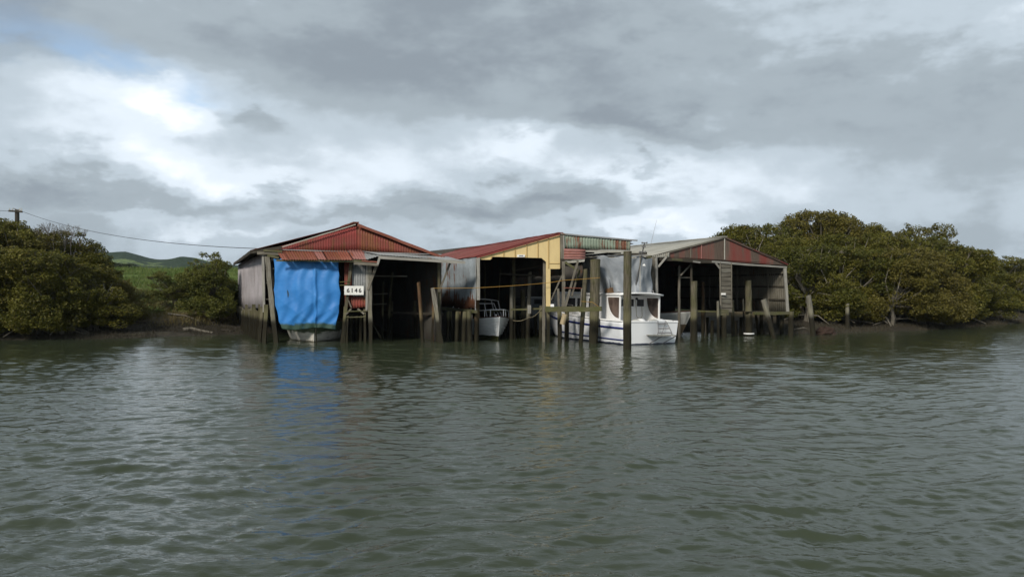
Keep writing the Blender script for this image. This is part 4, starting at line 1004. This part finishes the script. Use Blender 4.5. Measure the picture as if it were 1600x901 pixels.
# ---- clinker boat (bow to the viewer)
def HB(label, L, B, sh, bow, head, mat, laps=0, bf=.9, keel=-.35, rake=.35, fine=2.2, name='boat', flare=.5, group='boats moored in the sheds', rm='deckred'):
    # heading towards the camera: turn the frame by 180 degrees
    h = Hull(L, B, .8, sh, keel=keel, bowrake=rake, fine=fine, bow_at=bow, head=180+head, flare=flare, bf=bf)
    th_ = thing(name, (h.org.x, h.org.y, 0), label, 'boat', group)
    mb = MB(); h.skin(mb, 1, nq=12, laps=laps, nt=36); h.skin(mb, -1, nq=12, laps=laps, nt=36); mb.build('hull', mat, th_, smooth=not laps, solid=.02)
    mb = MB(); h.transom(mb); mb.build('transom', mat, th_, solid=.02)
    mb = MB(); gunwale(h, mb, .03); mb.build('gunwale', rm, th_, smooth=True)
    mb = MB(); deck(h, mb, .5, .985, .03); mb.build('foredeck', rm, th_, solid=.02)
    mb = MB(); mb.tube([h.pt(1,q,1)+(h.fx*.02) for q in np.linspace(0,1,8)], .035, 6); mb.build('stem', mat, th_, smooth=True)
    return th_, h
cb, h = HB('small white clinker boat with white tubular rails, bow out of the yellow gabled shed', 5.6, 2.6, (.85, 1.14), (-.60,38.5,0), 20, 'clinker', laps=10, rake=.3, bf=.8, flare=.40)
hc = h
mb = MB()
for sd_ in (-1,1):
    mb.tube([h.pt(.70,1,sd_)+Vector((0,0,.0)), h.pt(.70,1,sd_)+Vector((0,0,.38))], .02, 6)
    mb.tube([h.pt(.88,1,sd_)+Vector((0,0,.0)), h.pt(.88,1,sd_)+Vector((0,0,.36))], .02, 6)
low = [h.pt(t_,1,1)+Vector((0,0,.36)) for t_ in np.linspace(.5,.93,8)]; low2 = [h.pt(t_,1,-1)+Vector((0,0,.36)) for t_ in np.linspace(.93,.5,8)]
mb.tube(low+low2, .024, 6)
mb.tube([h.pt(.93,1,1), low[-1]], .024, 6); mb.tube([low2[0], h.pt(.93,1,-1)], .024, 6); mb.build('bow_rail', 'whitetube', cb, smooth=True)
mb = MB()
ar = [h.pt(.40,1,1)]+[h.W(h.L*.44, lerp(1.0,-1.0,k/10), 1.0+.85+.10*math.sin(math.pi*k/10)) for k in range(11)]+[h.pt(.40,1,-1)]
mb.tube(ar, .028, 6); ar2 = [p-h.fx*1.1+Vector((0,0,.0)) for p in ar]; mb.tube(ar2, .028, 6)
mb.tube([ar[2], ar2[2]], .022, 6); mb.tube([ar[-3], ar2[-3]], .022, 6); mb.build('canopy_frame', 'whitetube', cb, smooth=True)
mb = MB()
w0 = [h.W(h.L*.60,.75,1.05), h.W(h.L*.52,.62,1.72), h.W(h.L*.52,-.62,1.72), h.W(h.L*.60,-.75,1.05)]
for k in range(3): mb.tube([w0[k], w0[k+1]], .024, 6)
mb.tube([h.W(h.L*.60,.1,1.05), h.W(h.L*.52,.1,1.72)], .02, 6); mb.build('windscreen_frame', 'whitetube', cb, smooth=True)
mb = MB(); mb.box(0,0.001,0,.001,0,.001) if False else None
mb.tube([h.W(h.L*.90,0,1.12), h.W(h.L*.90,0,1.24)], .05, 8); mb.build('cleat', 'white', cb)

rope('rope', [hc.pt(.82,1,1), P(826,495,38.3), P(846,481,37.2)], .013, 'rope2', 'slack pale mooring line between the clinker boat and the yellow shed post', 'rope', .10)
# ---- boat under the blue tarpaulin
tb, h = HB('old boat with dirty white hull showing below the blue tarpaulin', 7, 3.0, (.9, .98), P(490,0,36.85)*1.0, 12, 'oldhull', rake=.3, keel=-.25, fine=3.2, flare=.16, bf=.30)
# ---- boat with brown bottom, right of the launch
rb, h = HB('white and brown old boat, bow pointing right, behind the white launch', 6.5, 2.2, (1.05, 1.32), (P(1081,0,41.5).x,41.5,0), 48, 'oldhull2', rake=.75, keel=-.35, fine=2.0)
spile(h.W(3.2,.5,.9), h.W(3.25,.45,2.0), .10, 'pilered', rb, 'bollard', bend=.0)
# ---- dim boat deep in the yellow bay
gb = thing('launch', (2.0,46,0), 'dim grey cabin boat lying deep inside the yellow gabled shed', 'boat', 'boats moored in the sheds')
h = Hull(6, 2.3, .9, (1.45,1.7), keel=-.3, org=(P(858,0,43).x,43,0), head=18, flare=.4)
mb = MB(); h.skin(mb,1); h.skin(mb,-1); mb.build('hull','greyhull',gb,smooth=True,solid=.02)
mb = MB(); h.transom(mb); mb.build('transom','greyhull',gb,solid=.02)
mb = MB(); lbx(mb,1.0,4,-.8,.8,1.4,2.0,h); co = mb.build('cabin','greyhull',gb)
mb = MB(); lbx(mb,.985,.995,-.5,.5,1.65,1.9,h); mb.build('window','glass',co)
mb = MB(); gunwale(h, mb, .04); mb.build('gunwale','white',gb,smooth=True)

# ================================================================== POWER POLE AND WIRE
pp = thing('power_pole', (XY(27,70)[0], 70, gz(XY(27,70)[0],70)), 'brown wooden power pole with crossarm rising behind the left mangroves', 'power pole')
px0 = XY(27,70)[0]; mb = pile_mb((px0,70,2), (px0,70,P(27,327,70).z), .24, .17, bend=.02, wob=.03); mb.build('pole', 'wooddark', pp)
bar('crossarm', P(14,329,69.8), P(35,330.5,69.8), .13, .15, 'wooddark', pp, side=Vector((0,1,0)))
for q in (15.5,20,31,34): mb = MB(); a = P(q,329.4,69.8); mb.tube([a, a+Vector((0,0,.14)), a+Vector((0,0,.26))], .05, 7, .03); mb.build('insulator', 'cushion', pp)
bar('stub', P(21,325,69.8), P(33,329,69.8), .06, .06, 'steel', pp)
pa = P(34,329.5,69.8); pbb = P(424,388.5,36.9); path = []
for q in np.linspace(0,1,40):
    p = lerp(pa, pbb, q); p.z -= 1.35*4*q*(1-q)*.5; path.append(p)
mb = MB(); mb.tube(path, .017, 5); tag(mb.build('power_line', 'wire'), 'thin black overhead wire sagging from the power pole to the red gable', 'wire')
mb = MB(); mb.tube([pa+Vector((-.8,0,0)), P(-260,318,90)], .02, 5); tag(mb.build('power_line', 'wire'), 'thin overhead wire leaving the power pole towards the left edge', 'wire')

# ================================================================== VEGETATION
def leaf_cloud(centres, radii, per, size, rng, flat=.75):
    C = []; 
    for c, r in zip(centres, radii):
        k = int(per*(r/.5)**2)
        dirs = rng.normal(size=(k,3)); dirs /= np.linalg.norm(dirs, axis=1)[:,None]
        rad = r*rng.uniform(.35,1.0,(k,1))**.5
        C.append(np.asarray(c)+dirs*rad*np.array([1,1,flat]))
    C = np.concatenate(C); n = len(C)
    a = rng.normal(size=(n,3))+np.array([0,0,.35]); a /= np.linalg.norm(a,axis=1)[:,None]
    b_ = rng.normal(size=(n,3)); b_ -= a*(a*b_).sum(1)[:,None]; b_ /= np.linalg.norm(b_,axis=1)[:,None]
    c_ = np.cross(a, b_); s_ = size*rng.uniform(.6,1.3,(n,1))
    v = np.stack([C-b_*s_, C+c_*s_*.42+a*s_*.12, C+b_*s_, C-c_*s_*.42+a*s_*.12], 1).reshape(-1,3)
    return v
def quads_to_mesh(name, v, mat):
    me = bpy.data.meshes.new(name); n = len(v)//4; me.vertices.add(len(v)); me.vertices.foreach_set('co', v.astype(np.float32).ravel())
    me.loops.add(len(v)); me.loops.foreach_set('vertex_index', np.arange(len(v), dtype=np.int32)); me.polygons.add(n)
    me.polygons.foreach_set('loop_start', (np.arange(n)*4).astype(np.int32)); me.materials.append(M[mat]); me.update(calc_edges=True)
    me.uv_layers.new(name='UVMap'); return me
def tree_proto(seed, nclump, per, mat, R_=2.6, Ht=5.0, low=.7, size=.085, cr_=(.38,.72), leafy=1.0, name='mangrove'):
    rng = np.random.default_rng(seed); cs, rs = [], []
    lobes = [(rng.uniform(-.55,.55)*R_, rng.uniform(-.5,.5)*R_, rng.uniform(.45,.98)*Ht, rng.uniform(.34,.55)*R_) for _ in range(7)]
    lobes.append((0,0,Ht*.55,R_*.72)); lobes += [(R_*.6*math.cos(a),R_*.6*math.sin(a),Ht*.3,R_*.5) for a in rng.uniform(0,6.28,4)]
    while len(cs) < nclump:
        lb_ = lobes[rng.integers(len(lobes))]; d = rng.normal(size=3); d /= np.linalg.norm(d)
        p = np.array(lb_[:3])+d*lb_[3]*rng.uniform(.75,1.05)*np.array([1,1,.8])
        if p[2] < low or p[2] > Ht*1.08: continue
        # keep those near outside
        inside = sum(np.linalg.norm((p-np.array(o[:3]))/np.array([1,1,.8])) < o[3]*.62 for o in lobes)
        if inside and rng.uniform() < .8: continue
        cs.append(p); rs.append(rng.uniform(*cr_))
    tw = []
    for _ in range(46):      # sprigs breaking the outline
        lb_ = lobes[rng.integers(7)]; d = rng.normal(size=3); d[2] = abs(d[2])+.3; d /= np.linalg.norm(d); L_ = lb_[3]*rng.uniform(1.08,1.32)
        for q in (1.0,.88): 
            p = np.array(lb_[:3])+d*L_*q*np.array([1,1,.8])
            if p[2] > low: cs.append(p); rs.append(rng.uniform(.14,.26)); tw.append((np.array(lb_[:3])+d*lb_[3]*.7, p))
    v = leaf_cloud(cs, rs, per, size, rng)
    # stray twigs of leaf sticking out of the outline
    cme = quads_to_mesh(name+'_crown', v, mat)
    random.seed(seed); mb = MB(); stems = rng.integers(2,4)
    bases = [(rng.uniform(-.3,.3), rng.uniform(-.3,.3)) for _ in range(stems)]
    forks = []
    for bx_, by_ in bases:
        fx_, fy_, fz = bx_*2.2+rng.uniform(-.4,.4), by_*2.2+rng.uniform(-.4,.4), Ht*rng.uniform(.25,.4)
        mb.tube([(bx_,by_,-.4),(lerp(bx_,fx_,.4)+.1,lerp(by_,fy_,.4),fz*.4),(fx_,fy_,fz)], .15, 7, .10, .08); forks.append(np.array([fx_,fy_,fz]))
    for c, r in list(zip(cs, rs))[::3]:
        f = min(forks, key=lambda q: np.linalg.norm(q-c)); m1 = f*.5+np.array(c)*.5+rng.normal(size=3)*.22
        mb.tube([tuple(f), tuple(m1), tuple(c)], .055, 5, .012, .1)
    for a_, b_ in tw: mb.tube([tuple(a_), tuple((a_+b_)/2+rng.normal(size=3)*.06), tuple(b_)], .025, 4, .008)
    for k in range(6):     # low arching roots and dead boughs near the mud
        a = rng.uniform(0,6.28); l = rng.uniform(1.2,2.6); mb.tube([(0,0,.5),(math.cos(a)*l*.5,math.sin(a)*l*.5,rng.uniform(.3,.9)),(math.cos(a)*l,math.sin(a)*l,rng.uniform(-.15,.3))], .06, 5, .02, .12)
    me = bpy.data.meshes.new(name+'_trunk'); me.from_pydata(mb.v, [], mb.f); uvl = me.uv_layers.new(name='UVMap'); uvl.data.foreach_set('uv', [c for f in mb.uv for u in f for c in u]); me.materials.append(M['bark']); me.update()
    return cme, me, Ht, R_
PR = [tree_proto(100+k, 125, 200, 'leaf', low=.25, size=.078) for k in range(5)]
PG = [tree_proto(200+k, 90, 190, 'leafg', low=.3) for k in range(2)]
def tree(proto, px, d, topy, width, label, rot=None, name='mangrove_tree', cat='tree', group=None, x=None):
    cme, tme, Ht, R_ = proto; X = P(px,0,d).x; z0 = max(gz(X,d), .02)-.05; h = P(px,topy,d).z-z0
    e = thing(name, (X,d,z0), label, cat, group); sc = (width/(2*R_), width/(2*R_), h/(Ht*1.03)); e.scale = sc; e.rotation_euler.z = random.uniform(0,6.28) if rot is None else rot
    for n_, me in (('crown',cme),('trunk',tme)):
        o = bpy.data.objects.new(n_, me); col.objects.link(o); o.parent = e
    return e
GL, GR = 'mangroves of the left bank', 'mangroves of the right bank'
bk = 'olive mangrove packed in the back row of the left thicket'
left = [(2,40.6,385,5.2,'front mangrove cut by the left edge of the photo'),(50,40.4,400,5.0,'low bushy mangrove overhanging the water second from the left edge'),
        (100,40.6,412,5.0,'rounded olive mangrove overhanging the water right of the left pair'),(146,41.8,425,4.2,'drooping mangrove at the right end of the left thicket, at the waterline'),
        (178,44.5,438,3.0,'smallest mangrove tapering the left thicket down towards the mud bank'),
        (20,46,357,6.2,'tall mangrove crown at far left beneath the power pole'),(75,46,368,5.6,'tall mangrove beside the bare twiggy branches'),(110,46,390,4.4,'mangrove with a ragged top right of the bare twigs'),
        (-45,46,358,6.5,bk),(-20,51,362,6,bk),(140,49,420,3.6,'mangrove behind the waterline row, touching the view of the hills'),(-60,41,390,6,bk),(50,51,378,5,bk)]
for k, (px,d,ty,wd,lb_) in enumerate(left): tree(PR[k%5], px, d, ty, wd, lb_, group=GL)
bkr = 'olive mangrove packed deep in the right bank thicket behind its front row'
right = [(1262,49.2,392,5.5,'dark mangrove just right of the stained red shed, behind the lone pile'),(1300,49.3,400,5.0,'front mangrove behind the pointed short pile'),(1345,50.2,398,5.2,'waterside mangrove right of the pointed short pile'),
         (1392,49.3,400,5.2,'bushy mangrove with pale boughs at the centre of the right thicket front'),(1440,50.8,395,5.4,'mangrove over twisted roots right of the thicket centre'),(1487,53.6,398,5.2,'drooping waterside mangrove near the right end of the thicket'),
         (1528,57.6,425,5.0,'low mangrove closing the right end of the near thicket at the water'),
         (1165,56,358,5.5,'mangrove top showing directly above the slope of the stained red shed'),(1212,56,362,5.6,'mangrove top right of the one above the red shed slope'),(1245,52,372,5.4,bkr),
         (1290,57,342,6.0,'tallest mangrove dome on the right bank skyline'),(1335,57,349,6.0,'broad high mangrove just right of the tallest dome'),(1382,57,361,5.6,bkr),(1425,57,367,5.6,'mangrove with a small peak on the falling right skyline'),
         (1462,59,381,5.4,'mangrove on the falling skyline right of the small peak'),(1502,61,396,5.0,'last mangrove of the near skyline before the drop'),
         (1370,53,380,5.4,bkr),(1320,52.5,372,5.4,bkr),(1415,54,384,5.4,bkr),(1235,60,375,6,bkr),(1465,57,392,5.4,bkr),
         (1562,76,410,6.5,'far mangrove beyond the drop at the right edge'),(1600,78,408,7,'far mangrove cut by the right edge of the photo'),(1640,80,408,7,bkr),(1540,72,420,5.5,'low far mangrove in the dip of the right skyline'),(1585,72,432,6,'low far waterside mangrove near the right edge'),(1625,76,430,6.5,bkr)]
for k, (px,d,ty,wd,lb_) in enumerate(right): tree(PR[(k*2+1)%5], px, d, ty, wd, lb_, group=GR)
tree(PG[0], 332, 47, 406, 3.4, 'upright yellow-green bush beside the grey side wall of the left shed', name='bush', cat='bush')
tree(PG[1], 272, 47.6, 430, 3.0, 'low round bush on the mud bank between thicket and left shed', name='bush', cat='bush')
tree(PG[1], 356, 49, 438, 2.2, 'small bush crouching against the grey shed wall', name='bush', cat='bush')
tree(PG[0], 240, 62, 455, 2.2, 'small scrubby bush at the edge of the green meadow', name='bush', cat='bush')
# bare twiggy top
rngt = random.Random(5); mb = MB()
bx0 = P(95,0,45); 
def twig(p, d, L, r, lev):
    q = p+d*L; mb.tube([p, lerp(p,q,.5)+Vector((rngt.uniform(-1,1),rngt.uniform(-1,1),0))*L*.08, q], r, 4, r*.6)
    if lev:
        for _ in range(3 if lev > 1 else 4):
            nd = (d+Vector((rngt.uniform(-.7,.7), rngt.uniform(-.7,.7), rngt.uniform(-.3,.5)))).normalized(); twig(lerp(p,q,rngt.uniform(.5,1)), nd, L*.62, r*.6, lev-1)
for k in range(7): twig(Vector((P(70+k*9,0,45.5).x, 45.5+rngt.uniform(-1,1), 4.4)), Vector((rngt.uniform(-.3,.3),0,1)).normalized(), 1.0, .03, 4)
tag(mb.build('dead_tree', 'twig'), 'bare grey twigs of a dead tree rising out of the left thicket', 'tree')

# meadow grass as stuff, reeds
def blades(name, n, region, hgt, wid, mat, label, seed):
    rng = np.random.default_rng(seed); x = rng.uniform(region[0], region[1], n); y = rng.uniform(region[2], region[3], n)
    keep = (y-shore(x) > region[4]); x, y = x[keep], y[keep]; z = ground_z(x, y)-.03; n = len(x)
    clump = .5+.5*np.clip(fbm(x*.9, y*.9, 40+seed, 3), -.8, 1)
    h = hgt*rng.uniform(.5,1.2,n)*clump; a = rng.uniform(0, 6.28, n); w_ = wid*rng.uniform(.6,1.2,n); lx, ly = rng.normal(size=n)*h*.3, rng.normal(size=n)*h*.3
    dx_, dy_ = np.cos(a)*w_, np.sin(a)*w_
    v = np.stack([np.stack([x-dx_,y-dy_,z],-1), np.stack([x+dx_,y+dy_,z],-1), np.stack([x+lx*.5+dx_*.6,y+ly*.5+dy_*.6,z+h*.6],-1), np.stack([x+lx,y+ly,z+h],-1)], 1).reshape(-1,3)
    o = bpy.data.objects.new(name, quads_to_mesh(name, v, mat)); col.objects.link(o); tag(o, label, 'grass', kind='stuff'); return o
blades('meadow_grass', 70000, (-45,-12,46,80,7.5), .5, .022, 'grassb', 'long green grass covering the meadow behind the mud bank', 1)
blades('meadow_grass', 60000, (-70,-12,80,150,7), .75, .05, 'grassb', 'coarser distant grass on the rising far meadow', 2)
M['shoot'] = wood('mangrove shoots', (.03,.026,.018), (.09,.08,.055))
def shoots(name, n, region, lab, seed, d0, d1):
    rng = np.random.default_rng(seed); x = rng.uniform(region[0], region[1], n); y = shore(x)+rng.uniform(d0, d1, n)
    keep = (fbm(x*1.2, y*1.2, seed, 3) > -.25); x, y = x[keep], y[keep]; z = ground_z(x, y)-.05; n = len(x)
    h = rng.uniform(.08,.30,n); a = rng.uniform(0,3.14,n); lx, ly = rng.normal(size=(2,n))*.05; w_ = .012
    qs = []
    for da in (0, 1.57):
        cx, sy = np.cos(a+da)*w_, np.sin(a+da)*w_
        qs.append(np.stack([np.stack([x-cx,y-sy,z],-1), np.stack([x+cx,y+sy,z],-1), np.stack([x+lx+cx*.4,y+ly+sy*.4,z+h],-1), np.stack([x+lx-cx*.4,y+ly-sy*.4,z+h],-1)],1))
    o = bpy.data.objects.new(name, quads_to_mesh(name, np.concatenate(qs).reshape(-1,3), 'shoot')); col.objects.link(o); tag(o, lab, 'shoots', kind='stuff')
shoots('mangrove_shoots', 9000, (-32,-12), 'stubby dark mangrove shoots poking out of the left mud bank', 71, -.3, 4.5)
shoots('mangrove_shoots', 9000, (14,44), 'stubby dark mangrove shoots along the right shore', 72, -.4, 3.0)
M['dry'] = leafmat('dry sedge', (.13,.095,.04), (.10,.10,.035), (.20,.15,.07))
blades('dry_sedge', 22000, (-30,-12,43,54,3.6), .45, .018, 'dry', 'dry brown sedge along the top of the mud bank', 3)

# far trees on the low rise, dark
PF = tree_proto(300, 60, 90, 'leafd', low=.2, size=.16)
for k in range(14):
    px = 120+k*7+random.uniform(-3,3); d = 190+random.uniform(-15,15)
    tree(PF, px, d, np.interp(px,[120,165,190,215],[402,408,413,417])+random.uniform(-2,2), 9, 'dark tree in the small far wood beside the left thicket', name='far_tree', group='dark trees of the far wood')

# driftwood, roots, rubble on the mud
def drift(pts, r, lab, r2=None, mat='wood', name='driftwood'):
    mb = MB(); P_ = [Vector(p) for p in pts]; mb.tube(P_, r, 7, r2 or r*.5, .15); tag(mb.build(name, mat), lab, 'driftwood')
def G(px, d, z=.06): X = P(px,0,d).x; return Vector((X, d, max(gz(X,d),0)+z))
drift([G(286,43.4), G(300,43.6,.12), G(318,43.5,.06), G(333,43.3,.02)], .11, 'long pale log lying on the mud at the water edge left of the sheds')
drift([G(60,41.4), G(85,41.2,.35), G(108,41.0,.18), G(135,40.6,.02)], .07, 'pale bough arching down to the water under the left thicket')
drift([G(108,41.3), G(122,41.0,.30), G(140,40.7,.05)], .05, 'thin forked root beneath the drooping left mangrove')
drift([G(1395,50,.1), G(1412,50,.75), G(1440,50.5,.35), G(1475,51,.08)], .13, 'thick twisted bough lying along the right bank mud')
drift([G(1340,48.6,.5), G(1362,48.5,.9), G(1385,48.6,.5), G(1392,48.5,0)], .09, 'grey arching root in the shade of the right thicket')
drift([G(1240,44.6,.04), G(1256,44.8,.10), G(1262,44.9,.02)], .05, 'curved pale stick at the waterline right of the stained red shed')
drift([G(262,46), G(290,46.2,.10), G(312,46)], .06, 'brown branch half way up the mud bank')
for k in range(26):
    px = random.uniform(205,365); d = random.uniform(43.6,50); g0 = G(px,d,.03); 
    mb = MB(); pts, uvs = [], []; r_ = random.uniform(.06,.2)
    for j in range(5):
        for i in range(8):
            a = i/8*6.283; th = math.pi*j/4; kk = random.uniform(.7,1.2); pts.append(g0+Vector((r_*1.6*kk*math.sin(th)*math.cos(a), r_*kk*math.sin(th)*math.sin(a), r_*.6*math.cos(th)))); uvs.append((a, th))
    mb.quadgrid(pts, uvs, 8, 5, True); tag(mb.build('mud_clod', 'ground'), 'small dark clod of mud on the bank left of the sheds', 'mud clod', 'clods on the mud bank')
# reddish mound by the lone piles
mb = MB(); pts, uvs = [], []; g0 = G(1289,43.6,.0); g0.z = 0
for j in range(7):
    for i in range(14):
        a = i/14*6.283; th = math.pi/2*j/6; kk = random.uniform(.85,1.15); pts.append(g0+Vector((.62*kk*math.cos(th)*math.cos(a), .45*kk*math.cos(th)*math.sin(a), .42*kk*math.sin(th)-.03))); uvs.append((a, th))
mb.quadgrid(pts, uvs, 14, 7, True); M['redmud'] = wood('red brown weed', (.05,.028,.02), (.03,.022,.016)); tag(mb.build('weed_mound', 'redmud', smooth=False), 'reddish brown mound at the waterline between the two lone piles', 'mound')

# ================================================================== air
hz = MB(); hz.box(-1400, 1400, -15, 1420, -3, 75)
mz = bpy.data.materials.new('haze air'); mz.use_nodes = True; t = NT(mz.node_tree); t.n.clear()
pv = t.node('ShaderNodeVolumePrincipled'); pv.inputs['Color'].default_value = (.74,.86,1.0,1); pv.inputs['Density'].default_value = .00011; pv.inputs['Anisotropy'].default_value = .2
mo_ = t.node('ShaderNodeOutputMaterial'); t.l.new(pv.outputs[0], mo_.inputs['Volume'])
ho = hz.build('haze', mz); tag(ho, 'faint blue haze softening the distant hills', 'haze', kind='stuff')
for o in bpy.data.objects:
    if '_org' in o.keys(): del o['_org']
